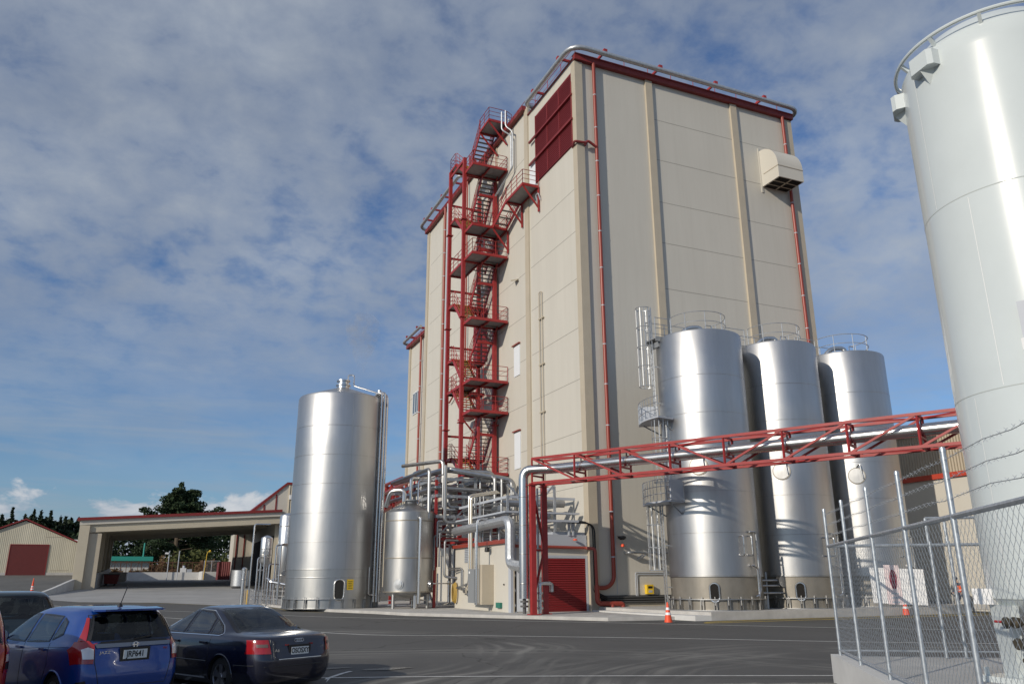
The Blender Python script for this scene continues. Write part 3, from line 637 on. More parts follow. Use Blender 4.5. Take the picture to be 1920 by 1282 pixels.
def flight(x0, x1, ya, za, yb, zb, nosing=False, rails=(1, 1)):
    f = MB(); n_ = max(3, int(abs(zb - za) / .235))
    for x in (x0, x1): f.bar((x, ya, za - .05), (x, yb, zb - .05), .06, .28)
    o = f.build('flight', RED, st); t = MB(); ns = MB(); s_ = 1 if yb > ya else -1
    for i in range(n_):
        u = (i + .5) / n_; y = ya + (yb - ya) * u; z = za + (zb - za) * u; t.box(x0 + .03, y - .105, z - .02, x1 - .03, y + .105, z + .01)
        if nosing: ns.box(x0 + .04, y - s_ * .135, z - .04, x1 - .04, y - s_ * .165, z + .015)
    t.build('treads', STAIRT, o)
    if nosing: ns.build('nosings', YEL, o)
    for x, k in zip((x0, x1), rails):
        if k:
            h = MB()
            for hh in (.4, .72, 1.05): h.tube([(x, ya, za + hh), (x, yb, zb + hh)], .024, 5)
            for i in range(4): u = i / 3; p = Vector((x, ya + (yb - ya) * u, za + (zb - za) * u)); h.tube([p, p + Vector((0, 0, 1.05))], .022, 5)
            h.build('handrail', RED, o)
def near(z, x0=XO + .05, x1=-.12, full=False, y0=YN0, railr=True):
    y1 = YF1 if full else YN
    segs = [[(x0, YN), (x0, y0), (x1, y0)] + ([(x1, YN - .2)] if railr else [])]
    if full:
        segs = [[(x0, YF1), (x0, y0), (x1, y0)]]
        landing(x0, XM, y0 + 1.9, YF1, z, [], 'landing')
    return landing(x0, x1, y0, YN, z, segs)
def far(z): return landing(XO, XI, YF, YF1, z, [[(XO, YF + .1), (XO, YF1), (XI, YF1), (XI, YF + .1)]])
LV = [8.95, 13.3, 15.55, 20.15, 25.3, 27.6, 32.75]
for i, z in enumerate(LV): near(z, full=(i in (2, 4)))
for z in (10.4, 15.5, 17.95, 22.4, 29.7, 34.6): far(z)
up_out = lambda za, zb: flight(XO + .08, XM - .08, YN - .1, za, YF, zb, True)
up_in = lambda za, zb, ya=YF, yb=YN - .5: flight(XM + .06, XI - .02, ya, za, yb, zb, False)
up_out(8.95, 10.4); up_in(10.4, 13.3); up_out(13.3, 15.5); up_out(15.55, 17.95); up_in(17.95, 20.15); up_out(20.15, 22.4); up_in(22.4, 25.3)
up_in(25.3, 27.6); up_out(27.6, 29.7); up_in(29.7, 32.75); up_out(32.75, 34.6)
flight(XM + .06, XI - .02, 15.6, 34.65, 13.35, 36.85)
landing(XM, -.15, 11.3, 13.35, 36.85, [[(XM, 13.35), (XM, 11.3), (-.15, 11.3), (.4, 11.6)]], 'roof_landing')
b = MB(); b.bar((XM, 11.4, 36.7), (-.1, 11.4, 34.9), .1, .1); b.bar((XM, 13.3, 36.7), (-.1, 13.3, 34.9), .1, .1); b.bar((XM, 14.9, 35.2), (-.1, 14.9, 33.6), .1, .1); b.build('brace', RED, st)
# side branch to the louvre door
flight(-1.32, -.22, 11.3, 27.55, 8.7, 28.55); landing(-1.35, -.12, 5.7, 8.7, 28.5, [[(-1.35, 8.7), (-1.35, 5.7), (-.12, 5.7)]], 'side_landing')
b = MB()
for y in (5.75, 8.6, 11.25):
    z = 28.3 if y < 9 else 27.3; b.bar((-1.3, y, z), (-.12, y, z - 1.5), .1, .1); b.box(-.16, y - .06, z - 1.8, -.06, y + .06, z)
b.build('wall_bracket', RED, st)
# horizontal ties
for z in (11.9, 18.9, 23.6, 26.4, 31.1):
    b = MB(); b.bar((XM, 13.3, z), (XI, 13.3, z), .12, .2); b.bar((XO, 16.55, z + .3), (XI, 16.55, z + .3), .1, .16); b.build('tie_beam', RED, st)
for z in (33.9,):
    b = MB(); b.bar((XO, 13.15, z), (XO, 16.5, z), .12, .2); b.build('tie_beam', RED, st)
b = MB(); b.bar((XM - .05, 16.55, 9), (XM - .05, 16.55, 32.5), .2, .2); b.bar((XM + .1, 13.3, 4), (XM + .1, 13.3, 15.3), .16, .16); b.build('column', RED, st)
b = MB(); b.bar((-1.2, 18.0, 14.0), (-.2, 18.0, 14.0), .1, .15); b.bar((-1.2, 18.0, 14.0), (-.2, 18.0, 12.9), .1, .1); b.box(-1.2, 17.4, 13.95, -.2, 19.0, 14.05); b.build('wall_bracket', RED, st)
# ============================================================ steel silos
def on(c, r, deg, z): return (c[0] + r * math.cos(R(deg)), c[1] + r * math.sin(R(deg)), z)
def oval(c, r, deg, z, w, h, m1, m2, parent, name='access_opening'):
    "upright rounded opening on a drum: dark mesh panel with a steel rim"
    n_ = 28; pts = []
    for k in range(n_):
        a = 2 * math.pi * k / n_; u = w * math.cos(a); v = w * math.sin(a) + (h - w) * (1 if math.sin(a) > 0 else -1); pts.append((u, v))
    P = [on(c, r + .034, deg + math.degrees(u / r), z + v) for u, v in pts]
    o = MB().add(P, [tuple(range(n_))]).build(name, m1, parent)
    MB().tube([on(c, r + .035, deg + math.degrees(u / r), z + v) for u, v in pts], .045, 6, closed=True).build('rim', m2, o); return o
def arc(c, r, a0, a1, z, n_=24): return [on(c, r, a0 + (a1 - a0) * i / n_, z) for i in range(n_ + 1)]
SX = [3.67, 8.87, 14.07]; SY = -6.03; SR = 2.25
def silo(i, label):
    c = (SX[0], SY); t = thing('milk_silo', label, 'silo', (c[0], c[1], .36), 'three stainless silos beside the tall building')
    MB().rev((*c, 0), [(SR, 1.95), (SR, 6.0), (SR, 10.0), (SR, 14.08), (SR - .04, 14.16), (1.45, 14.26)], 96).build('shell', STEEL, t)
    MB().rev((*c, 0), [(1.5, 14.12), (1.5, 14.32), (0.9, 14.42)], 48).build('top_plate', STEEL, t)
    MB().rev((*c, 0), [(SR - .03, .36), (SR - .03, 1.95)], 96).build('skirt', SKIRT, t)
    s = MB()
    for z in (3.92, 5.9, 7.85, 9.8, 11.75): s.rev((*c, 0), [(SR + .003, z - .012), (SR + .007, z), (SR + .003, z + .012)], 96, cap=False)
    s.build('sheet_seam', STEELD, t)
    s = MB(); s.rev((*c, 0), [(SR + .03, 1.88), (SR + .03, 1.96)], 96); s.build('drip_ring', STEELD, t)
    rg = MB(); rg.rev((*c, 0), [(SR + .14, .84), (SR + .14, .88)], 72, cap=True)
    for k in range(24):
        a = k * 15 + 5
        for dd in (-1.6, 1.6):
            p = Vector(on(c, SR + .02, a + dd, .38)); q = Vector(on(c, SR + .13, a + dd, .38)); rg.bar((p + q) / 2, (p + q) / 2 + Vector((0, 0, .48)), .02, .10, (math.cos(R(a)), math.sin(R(a)), 0))
        rg.cyl(on(c, SR + .1, a, 0), .025, .6, .98, 6)
    rg.rev((*c, 0), [(SR + .16, .36), (SR + .16, .39)], 72); rg.build('anchor_ring', STEELD, t)
    oval(c, SR, -130, 1.17, .21, .42, MESHD, STEELP, t)
    mw = MB(); p = on(c, SR, -138, 7.1)
    d = Vector((math.cos(R(-138)), math.sin(R(-138)), 0)); M_ = d.to_track_quat('Z', 'Y').to_matrix()
    def disc(mb, prof, cen):
        k0 = len(mb.v); mb.rev((0, 0, 0), prof, 28)
        for i_ in range(k0, len(mb.v)): mb.v[i_] = M_ @ mb.v[i_] + Vector(cen)
    disc(mw, [(.40, -.05), (.40, .07), (.0, .075)], p); mo = mw.build('manway', STEELD, t)
    b_ = MB(); b_.tube([on(c, SR + .42 * 0, -138, 7.5), on(c, SR + .2, -133, 7.75), on(c, SR + .2, -131, 6.95)], .03, 6, bend=.1); b_.build('davit_arm', STEELP, mo)
    b_ = MB(); disc(b_, [(.45, -.04), (.45, .03), (.41, .03)], p); b_.build('manway_flange', SKIRT, mo)
    # sampling nozzles and drop pipes on the right-hand side
    b_ = MB()
    for a in (-92, -80):
        for z in (2.85, 3.75): b_.tube([on(c, SR, a, z), on(c, SR + .2, a, z), on(c, SR + .2, a, z + (.5 if z < 3 else -.5))], .035, 8, bend=.08)
    b_.tube([on(c, SR + .1, -80, 3.95), on(c, SR + .12, -68, 3.95), on(c, SR + .12, -68, 1.3), on(c, SR + .1, -72, .95)], .045, 8, bend=.12)
    b_.tube([on(c, SR + .1, -80, 2.4), on(c, SR + .16, -73, 2.3), on(c, SR + .16, -73, 1.05), on(c, SR + .1, -78, .98)], .045, 8, bend=.12); b_.build('sample_pipe', STEELP, t)
    # top gooseneck and handrail
    b_ = MB(); b_.tube([(c[0] + .3, c[1], 14.4), (c[0] + .3, c[1], 14.95), (c[0] - .45, c[1] + .35, 14.95), (c[0] - .9, c[1] + .6, 14.3)], .13, 12, bend=.4); b_.tube([(c[0] + .35, c[1] - .3, 14.35), (c[0] + .35, c[1] - .3, 15.0), (c[0] + .75, c[1] - .3, 15.0), (c[0] + .75, c[1] - .3, 14.35)], .03, 6, bend=.08); b_.build('vent_pipe', STEELP, t)
    b_ = MB()
    for h_, a0, a1 in ((.62, -190, 10), (1.15, -190, 20)): b_.tube(arc(c, 1.52, a0, a1, 14.2 + h_), .022, 5)
    for a in (-190, -150, -110, -70, -30, 10): b_.tube([on(c, 1.52, a, 14.2), on(c, 1.52, a, 15.35)], .02, 5)
    b_.build('handrail', GALV, t); return t
s1 = silo(0, 'nearest stainless silo, leftmost of the row, with the caged ladder')
for i, lb in ((1, 'middle stainless silo of the three in a row'), (2, 'farthest stainless silo of the row, behind the barbed wire')):
    c_ = copy_tree(s1); c_.location.x = SX[i]; c_['label'] = lb
# ladder, cages and platforms on the nearest silo (parts of it)
c0 = (SX[0], SY)
def ladder(deg, z0, z1, zc):
    d = Vector((math.cos(R(deg)), math.sin(R(deg)), 0)); t_ = Vector((-d.y, d.x, 0)); o = Vector((*c0, 0)) + d * (SR + .28)
    b_ = MB()
    for s_ in (-.22, .22): b_.bar(o + t_ * s_ + Vector((0, 0, z0)), o + t_ * s_ + Vector((0, 0, z1)), .05, .05)
    z = z0 + .2
    while z < z1: b_.tube([o - t_ * .22 + Vector((0, 0, z)), o + t_ * .22 + Vector((0, 0, z))], .015, 5); z += .3
    z = z0 + 1
    while z < min(z1, 14): b_.bar(o - d * .3 + Vector((0, 0, z)), o + Vector((0, 0, z)), .04, .04); z += 2
    b_.build('ladder', GALV, s1)
    g = MB(); cc = o + d * .38
    angs = [R(deg + a) for a in (-125, -90, -55, -20, 20, 55, 90, 125)]
    for a in angs: p = cc + Vector((math.cos(a), math.sin(a), 0)) * .38; g.bar(p + Vector((0, 0, zc)), p + Vector((0, 0, z1)), .035, .012, (math.cos(a), math.sin(a), 0))
    n_ = max(2, round((z1 - zc) / 1.1))
    for i in range(n_ + 1):
        z = zc + (z1 - zc) * i / n_; g.tube([cc + Vector((math.cos(R(deg + a)) * .385, math.sin(R(deg + a)) * .385, z)) for a in range(-140, 141, 20)], .022, 5)
    g.build('safety_cage', GALV, s1)
ladder(-201, .4, 5.5, 2.2); ladder(-178, 5.5, 9.7, 6.4); ladder(-203, 9.7, 16.0, 11.6)
def platform(a0, a1, z, plate):
    b_ = MB(); n_ = 10; ii = [on(c0, SR + .08, a0 + (a1 - a0) * k / n_, z) for k in range(n_ + 1)]; oo = [on(c0, SR + 1.15, a0 + (a1 - a0) * k / n_, z) for k in range(n_ + 1)]
    b_.ext(ii + oo[::-1], (0, 0, -.08)); o = b_.build('platform', GREYL, s1)
    g = MB(); P = [on(c0, SR + 1.12, a0 + (a1 - a0) * k / n_, 0) for k in range(n_ + 1)]
    for h_ in (.35, .7, 1.05): g.tube([Vector(p) + Vector((0, 0, z + h_)) for p in P], .02, 5)
    for k, p in enumerate(P): g.bar(Vector(p) + Vector((0, 0, z)), Vector(p) + Vector((0, 0, z + 1.05)), .035, .012)
    g.build('safety_cage', GALV, o)
    q = MB(); aa = a1 if plate else a0; p0, p1 = Vector(on(c0, SR + .1, aa, z)), Vector(on(c0, SR + 1.15, aa, z)); t_ = Vector((-math.sin(R(aa)), math.cos(R(aa)), 0)) * .03
    q.add([p0 - t_, p1 - t_, p1 - t_ + Vector((0, 0, 1.0)), p0 - t_ + Vector((0, 0, 1.0)), p0 + t_, p1 + t_, p1 + t_ + Vector((0, 0, 1.0)), p0 + t_ + Vector((0, 0, 1.0))], [(0, 1, 2, 3), (7, 6, 5, 4), (0, 4, 5, 1), (1, 5, 6, 2), (2, 6, 7, 3), (3, 7, 4, 0)])
    q.build('side_panel', GREYL, o)
    b_ = MB()
    for k in (1, 9): b_.bar(on(c0, SR, a0 + (a1 - a0) * k / 10, z - .6), on(c0, SR + .9, a0 + (a1 - a0) * k / 10, z - .08), .06, .06)
    for q in b_.islands(): q.build('bracket', GREYC, o)
platform(-216, -168, 9.65, False); platform(-212, -160, 5.45, True)
# walkway joining the silo tops
wk = thing('silo_walkway', 'grey railed walkway joining the tops of the three silos', 'walkway', (8, -5.2, 14.1))
MB().box(1.2, -5.65, 14.13, 15.0, -4.75, 14.2).build('deck', GRATE, wk)
b = MB(); b.box(1.2, -5.7, 13.98, 15.0, -5.65, 14.24); b.box(1.2, -4.75, 13.98, 15.0, -4.7, 14.24)
for x in (1.4, 6.4, 11.6): b.box(x, -5.6, 13.7, x + .12, -4.8, 14.0)
b.build('beam', GREYC, wk)
b = MB(); rail(b, [(1.2, -4.72, 14.2), (15, -4.72, 14.2)], 1.1, .022, 1.3); rail(b, [(1.2, -5.68, 14.2), (2.2, -5.68, 14.2)], 1.1, .022, 1); rail(b, [(5.7, -5.68, 14.2), (7.2, -5.68, 14.2)], 1.1, .022, 1.3); rail(b, [(10.9, -5.68, 14.2), (12.4, -5.68, 14.2)], 1.1, .022, 1.3); b.build('handrail', GALV, wk)
pb = thing('silo_pipework', 'dark pipes and round valve head between the first two silos', 'pipework', (6.4, -6.4, .36))
b = MB()
for z in (1.7, 1.45, 1.1): b.tube([(5.6, -6.9, z), (7.15, -7.1, z)], .05, 8)
b.rev((6.9, -7.15, 1.65), [(0, -.05), (.28, -.05), (.28, .2), (0, .2)], 20, axis='y'); b.tube([(6.4, -6.5, .36), (6.4, -6.5, 2.1)], .08, 8); b.build('pipe', STEELD, pb)

# ============================================================ big free-standing tank
tl = thing('storage_tank', 'big round stainless tank with a cone lid and steam vent standing by the kerb', 'tank', (-11.42, 14.0, .15)); c = (-11.42, 14.0); r_ = 2.91
MB().rev((*c, 0), [(r_, 2.5), (r_, 6), (r_, 10), (r_, 13.55), (r_ - .06, 13.68), (.55, 14.5)], 128).build('shell', STEEL, tl)
MB().rev((*c, 0), [(r_ - .01, .15), (r_ - .01, 2.5)], 128).build('skirt', steel('skirt_stainless', (0.47, 0.47, 0.46), .38, .08), tl)
s = MB()
for z in (4.11, 5.89, 7.72, 9.57, 11.47): s.rev((*c, 0), [(r_ + .003, z - .015), (r_ + .008, z), (r_ + .003, z + .015)], 128, cap=False)
for z in (1.98, 2.47): s.rev((*c, 0), [(r_ + .01, z - .03), (r_ + .015, z), (r_ + .01, z + .03)], 128, cap=False)
p = on(c, r_, -86, 0); s.bar((p[0], p[1], 2.5), (p[0], p[1], 13.5), .03, .02)
s.build('sheet_seam', STEELD, tl)
s = MB(); s.rev((*c, 0), [(.42, 14.4), (.42, 14.7), (.5, 14.72), (.5, 14.8), (.36, 14.85), (.36, 15.0), (.46, 15.03), (.46, 15.12), (.2, 15.2)], 28); s.build('hatch', STEELP, tl)
s = MB(); s.tube([(c[0] + .25, c[1] - .2, 14.9), (c[0] + .25, c[1] - .2, 15.5), (c[0] + .65, c[1] - .35, 15.5), (c[0] + .65, c[1] - .35, 14.75), (c[0] + 2.6, c[1] - 1.6, 13.95), (c[0] + 2.75, c[1] - 1.7, 13.2)], .05, 8, bend=.15); s.build('vent_pipe', STEELP, tl)
rg = MB(); rg.rev((*c, 0), [(r_ + .13, .70), (r_ + .13, .74)], 96)
for k in range(24):
    a = k * 15 + 3
    for dd in (-1.1, 1.1):
        p = Vector(on(c, r_ + .07, a + dd, .16)); rg.bar(p, p + Vector((0, 0, .55)), .02, .09, (math.cos(R(a)), math.sin(R(a)), 0))
    rg.cyl(on(c, r_ + .09, a, 0), .022, .5, .84, 6)
rg.rev((*c, 0), [(r_ + .16, .15), (r_ + .16, .18)], 96); rg.build('anchor_ring', STEELD, tl)
oval(c, r_, -92, 1.25, .30, .62, DARK, STEELP, tl)
sg = []
for (u, v) in ((-4.2, 0), (4.2, 0), (4.2, .62), (-4.2, .62)): sg.append(on(c, r_ + .02, -78.5 + u, 1.25 + v))
so_ = MB().add(sg, [(0, 1, 2, 3)]).build('warning_sign', YELLOW, tl)
b = MB()
for k in range(5): b.add([on(c, r_ + .027, -78.5 + u, 1.33 + k * .1 + v) for u, v in ((-3, 0), (3 - (k % 2), 0), (3 - (k % 2), .025), (-3, .025))], [(0, 1, 2, 3)])
b.build('sign_print', BLACK, so_)
for k, (a, rr, top) in enumerate(((-42, .07, 13.9), (-36, .11, 13.95), (-31, .05, 14.0), (-27, .12, 13.8), (-22, .08, 14.0), (-16, .06, 13.7))):
    MB().tube([on(c, r_ - .5, a, top - .2), on(c, r_ - .2, a, top + .12), on(c, r_ + .14 + .05 * (k % 2), a, top + .1), on(c, r_ + .14 + .05 * (k % 2), a, .5)], rr, 10, bend=.25).build('riser_pipe', STEELP, tl)
b = MB(); b.tube([on(c, r_ + .12, -52, 2.6), on(c, r_ + .12, -52, .95), on(c, r_ + .2, -28, .85), on(c, r_ + .2, -26, 1.6)], .045, 8, bend=.15); b.build('drain_pipe', STEELP, tl)
b = MB()
for z in (4.2, 8.0, 11.6): b.tube(arc(c, r_ + .16, -44, -14, z, 8), .03, 5)
b.build('pipe_clamp', STEELD, tl)
MB().cyl(on(c, 2.6, -30, 0), .13, 13.6, 14.35, 10).build('vent_cap', GALV, tl)

# ============================================================ small tank on legs
ts = thing('process_tank', 'small dull stainless tank on four legs beside the plant room', 'tank', (-7.46, 10.1, .15)); c = (-7.46, 10.1); r_ = 1.53
MB().rev((*c, 0), [(.2, .72), (.9, .8), (1.35, .98), (r_, 1.15), (r_, 3), (r_, 5.88), (r_ - .06, 5.97), (.35, 6.5)], 72).build('shell', STEELD, ts)
s = MB()
for z in (1.12, 3.1, 5.35): s.rev((*c, 0), [(r_ + .006, z - .04), (r_ + .015, z), (r_ + .006, z + .04)], 72, cap=False)
s.build('band', SKIRT, ts)
for a in (-150, -85, -30, 60, 120): p = on(c, 1.25, a, 0); MB().cyl(p, .1, .15, 1.2, 10).build('leg', STEELD, ts)
s = MB(); s.rev((*c, 0), [(.35, 6.45), (.35, 6.62), (.5, 6.64), (.5, 6.72), (0, 6.78)], 24); s.build('top_flange', GREYC, ts)
s = MB(); s.tube([on(c, r_, -84, 5.5), on(c, r_ + .22, -84, 5.5), on(c, r_ + .22, -84, .45)], .1, 10, bend=.2); s.tube([on(c, r_ + .12, -90, .9), on(c, r_ + .12, -90, .2)], .12, 10); s.build('overflow_pipe', STEELP, ts)
for a in (-128, -42):
    s = MB(); d = Vector((math.cos(R(a)), math.sin(R(a)), 0)); M_ = d.to_track_quat('Z', 'Y').to_matrix(); s.rev((0, 0, 0), [(.24, -.05), (.24, .09), (0, .095)], 20); s.rev((0, 0, 0), [(.31, -.04), (.31, .03), (.25, .03)], 20); s.v = [M_ @ v + Vector(on(c, r_, a, 1.55)) for v in s.v]; s.build('manway', STEELP, ts)
s = MB(); s.tube([on(c, .5, 200, 6.6), on(c, .5, 200, 7.3), on(c, 1.3, 160, 7.3), on(c, 1.6, 150, 6.3)], .14, 10, bend=.4); s.tube([(c[0], c[1], 6.7), (c[0], c[1], 8.1), (c[0] + 1.5, c[1] + .4, 8.2)], .1, 10, bend=.2); s.tube([(c[0] + .5, c[1], 6.5), (c[0] + .5, c[1], 8.0), (c[0] + 2.6, c[1], 8.0)], .07, 8, bend=.2); s.build('top_pipe', STEELP, ts)
b = MB()
for z in (.35, .62): b.tube([on(c, 1.35, a, z) for a in (-170, -110, -50, 10)], .025, 5)
b.tube([(-5.7, 9.6, 2.2), (-5.7, 9.6, .3)], .05, 8); b.tube([(-5.1, 9.2, 1.6), (-5.1, 9.2, .45), (-5.5, 9.0, .35)], .06, 8, bend=.1); b.tube([(-6.2, 9.0, 1.6), (-4.95, 9.0, 1.6)], .04, 6); b.rev((-5.1, 9.2, 1.62), [(0, -.1), (.09, -.1), (.09, .12), (0, .12)], 12)
b.build('drain_pipework', STEELP, ts)

# ============================================================ cluster of small white tanks at the bend of the kerb
def smalltank(x, y, r, z0, z1, label, g=True):
    t = thing('small_tank', label, 'tank', (x, y, .15))
    MB().rev((x, y, 0), [(r * .3, z0 - .25), (r * .8, z0 - .1), (r, z0 + .1), (r, (z0 + z1) / 2), (r, z1), (r * .9, z1 + .1), (r * .3, z1 + .25), (0, z1 + .27)], 40).build('shell', steel('pale_stainless', (0.62, 0.63, 0.64), .36, .05) if 'pale_stainless' not in MATS else MATS['pale_stainless'], t)
    s = MB()
    for z in (z0 + .6, z1 - .75): s.rev((x, y, 0), [(r + .01, z - .04), (r + .02, z), (r + .01, z + .04)], 40, cap=False)
    s.build('band', STEELD, t)
    for a in (-160, -100, -40, 60): MB().cyl(on((x, y), r * .8, a, 0), .06, .15, z0 + .2, 8).build('leg', STEELP, t)
    d = MB(); d.rev(on((x, y), r + .02, -100, z0 + .75), [(.0, -.1), (.2, -.1), (.2, .06), (0, .08)], 16, axis='y'); d.build('manway', STEELP, t); return t
smalltank(-13.1, 23.6, .62, 1.6, 6.5, 'taller white-steel tank tucked behind the left edge of the big round tank')
smalltank(-14.35, 25.2, .44, 3.1, 4.9, 'shorter white-steel tank left of the taller small tank, under the canopy edge')
pk = thing('tank_pipework', 'bundle of bright upright pipes where the kerb bends left of the big tank', 'pipework', (-14.2, 22.5, .15))
vp = [((-15.35, 25.3), .055, 6.0, (-14.2, 25.1)), ((-15.0, 24.3), .05, 3.5, (-14.2, 24.6)), ((-13.95, 22.6), .06, 4.35, (-13.1, 22.7)), ((-13.7, 21.9), .06, 4.4, (-12.9, 22.2)), ((-14.6, 23.6), .045, 4.9, (-14.2, 24.4)), ((-14.3, 23.0), .05, 3.0, (-13.4, 23.3)), ((-14.9, 25.0), .07, 2.6, (-14.4, 25.3)), ((-14.0, 23.6), .09, 1.9, (-13.4, 23.5))]
for (x, y), r, top, (x2, y2) in vp: MB().tube([(x, y, .2), (x, y, top), (x2, y2, top)], r, 8, bend=.2).build('pipe', STEELP, pk)
b = MB(); b.tube([(-14.4, 22.7, 2.0), (-14.2, 22.3, 1.75), (-13.2, 21.8, 1.55)], .09, 8, bend=.1); b.build('pipe', STEELP, pk)
b = MB()
for z in (.5, .75, 1.1): b.tube([(-15.2, 25.0, z), (-13.6, 21.8, z), (-13.2, 21.6, z)], .035, 6)
for (x, y) in ((-14.5, 23.9), (-13.9, 22.3), (-13.4, 21.7)): b.tube([(x, y, .15), (x, y, 1.2)], .035, 6)
b.build('low_rail', STEELD, pk)
cy = thing('filter_housing', 'upright polished steel cylinder on the apron left of the small white tanks', 'cylinder', (-15.7, 26.4, 0)); MB().rev((-15.7, 26.4, 0), [(.17, .05), (.17, 2.6), (.2, 2.62), (.2, 2.7), (.12, 2.8), (0, 2.82)], 20).build('body', STEELP, cy)
b = MB(); b.rev((-15.7, 26.4, 0), [(.19, 1.9), (.2, 1.93), (.19, 1.96)], 20, cap=False); b.rev((-15.7, 26.4, 0), [(.24, .04), (.24, .08)], 20); b.build('clamp_ring', STEELD, cy)
for k, (x, y, h_) in enumerate(((-15.2, 27.6, 1.15), (-15.25, 29.0, 1.1))):
    o = MB().rev((x, y, 0), [(.08, .05), (.08, h_ - .06), (.05, h_), (0, h_ + .01)], 12).build('bollard', (HOSE, BEIGE)[k], loc=(x, y, .1)); tag(o, ('short dull yellow bollard beside the polished cylinder', 'short beige bollard behind the polished cylinder')[k], 'bollard')

# ============================================================ pipe rack with its many pipes
rk = thing('pipe_rack', 'galvanised rack crowded with steel pipes over and behind the plant room', 'pipe rack', (-3.2, 13, .15))
b = MB()
for x in (-5.9, -3.2, -.9):
    for y in (9.6, 14.5, 20.0):
        b = MB(); b.box(x - .08, y - .08, .15, x + .08, y + .08, 8.3); b.build('post', GALV if x > -5 else RED, rk)
for z, m_ in ((4.3, RED), (5.7, GALV), (7.0, GALV), (8.1, GALV)):
    b = MB()
    for y in (9.6, 14.5, 20.0): b.bar((-6.0, y, z), (-.7, y, z), .12, .18)
    for x in (-5.9, -3.2, -.9): b.bar((x, 9.4, z), (x, 20.2, z), .12, .18)
    b.build('beam', m_, rk)
b = MB(); b.bar((-5.9, 9.6, 4.3), (-3.2, 9.6, 7.0), .09); b.bar((-3.2, 9.6, 7.0), (-.9, 9.6, 4.3), .09); b.bar((-5.9, 9.6, .3), (-5.9, 14.5, 4.2), .09); b.build('brace', GALV, rk)
for (x, y) in ((-4.5, 1.2), (-1.6, 1.2), (-4.5, 5.4), (-1.6, 5.4), (-3.0, 1.2)):
    b = MB(); b.box(x - .06, y - .06, 3.9, x + .06, y + .06, 6.9 if x > -2 else 6.3); b.build('post', GALV, rk)
b = MB(); b.bar((-4.9, .9, 5.35), (-.3, .9, 5.35), .5, .09); b.bar((-4.7, .9, 5.33), (-4.7, 8.5, 5.33), .5, .09); b.bar((-1.6, 1.2, 6.8), (-1.6, 8.0, 6.8), .1, .14); b.bar((-4.5, 1.2, 6.2), (-4.5, 9, 6.2), .1, .14); b.bar((-4.5, 1.2, 6.2), (-.3, 1.2, 6.2), .1, .14); b.build('cable_tray', GREYL, rk)
b = MB(); b.bar((-3.0, 1.2, 5.4), (-1.6, 1.2, 7.0), .09); b.bar((-4.5, 1.2, 6.9), (-3.0, 1.2, 5.4), .09); b.build('brace', GALV, rk)
def P_(pts, r, m=PIPEM, bend=None): return MB().tube(pts, r, 10, bend=r * 2.6 if bend is None else bend).build('pipe', m, rk)
P_([(-5.4, 22, 9.15), (-5.2, 9.4, 8.7), (-1.0, 8.4, 8.05), (-1.0, 8.4, 5.2)], .2)
P_([(-4.9, 22, 9.3), (-4.7, 12.0, 9.0), (-1.4, 11.0, 8.85), (-1.4, 11.0, 6.5)], .17)
P_([(-6.6, 18, 8.7), (-6.6, 9.0, 8.6), (-6.6, 8.9, 5.5)], .12); P_([(-5.5, 9.0, 8.9), (-5.5, 9.0, 5.3), (-3.6, 8.9, 5.25)], .11); P_([(-7.4, 12.5, 9.2), (-5.6, 9.2, 9.2), (-5.6, 9.2, 7.8)], .12)
P_([(-2.4, 14, 8.5), (-2.4, 8.2, 8.2), (-2.4, 8.2, 5.4)], .12); P_([(-2.0, 14, 8.3), (-2.0, 8.0, 8.1), (-2.0, 8.0, 5.4)], .09); P_([(-1.75, 9, 7.8), (-1.75, 7.0, 7.8), (-1.75, 7.0, 5.4)], .08)
P_([(-4.95, 8.5, 4.7), (-4.95, -.15, 4.85), (-4.95, -.15, 2.55), (-4.95, -2.0, 2.4)], .27, GALV, .5)
P_([(-6.0, 21, 7.6), (-6.0, 9.3, 7.5), (-3.0, 9.2, 7.4)], .13)
prn = random.Random(3)
for k in range(13):     # runs along the building
    x = -6.1 + prn.random() * 5.2; z = prn.choice((4.55, 4.95, 5.95, 6.35, 7.25, 7.65, 8.3)) + prn.random() * .12; r = prn.choice((.05, .07, .09, .12)); y0 = 9 + prn.random() * 2.0; d = prn.choice((-.9, -1.5, .8, -2.2))
    P_([(x, 20.5, z), (x, y0, z), (x, y0, max(z + d, 4.1)), (min(x + .8, -.5), y0 - .1, max(z + d, 4.1))], r)
for k in range(12):     # cross runs
    y = 8.9 + prn.random() * 9; z = prn.choice((4.5, 5.1, 5.9, 6.5, 7.2, 7.8)) + prn.random() * .3; r = prn.choice((.04, .06, .09)); x0 = -6.4 + prn.random() * .8
    P_([(x0, y, z - 1.6), (x0, y, z), (-.8, y, z)], r, STEELD if k % 3 == 0 else PIPEM)
for k in range(10):     # pipework on the plant-room roof
    x = -4.4 + prn.random() * 3.6; y0 = 1.6 + prn.random() * 2.5; z = prn.choice((4.2, 4.5, 5.6, 6.0, 6.5)); r = prn.choice((.04, .06, .08))
    P_([(x, 9.2, z), (x, y0, z), (x, y0, 3.95 if z < 5 else z - .7)], r)
for k in range(5):
    y = 1.4 + k * 1.25; P_([(-4.4, y, 3.95), (-4.4, y, 4.4 + .2 * k), (-.6, y, 4.4 + .2 * k)], .05 + .015 * (k % 3))
for k in range(4):      # cream risers down the plant-room side wall
    y = 6.0 - k * .17; top = 6.75 - .06 * k
    P_([(-3.0, y + .4, top + .35), (AX - .22, y + 0.1, top), (AX - .22, y, 1.75), (AX - .3 - .05 * k, y + .25, 1.35), (AX - .3 - .05 * k, y + .25, .95)], .042, BEIGE if k % 2 else STEELP, .2)
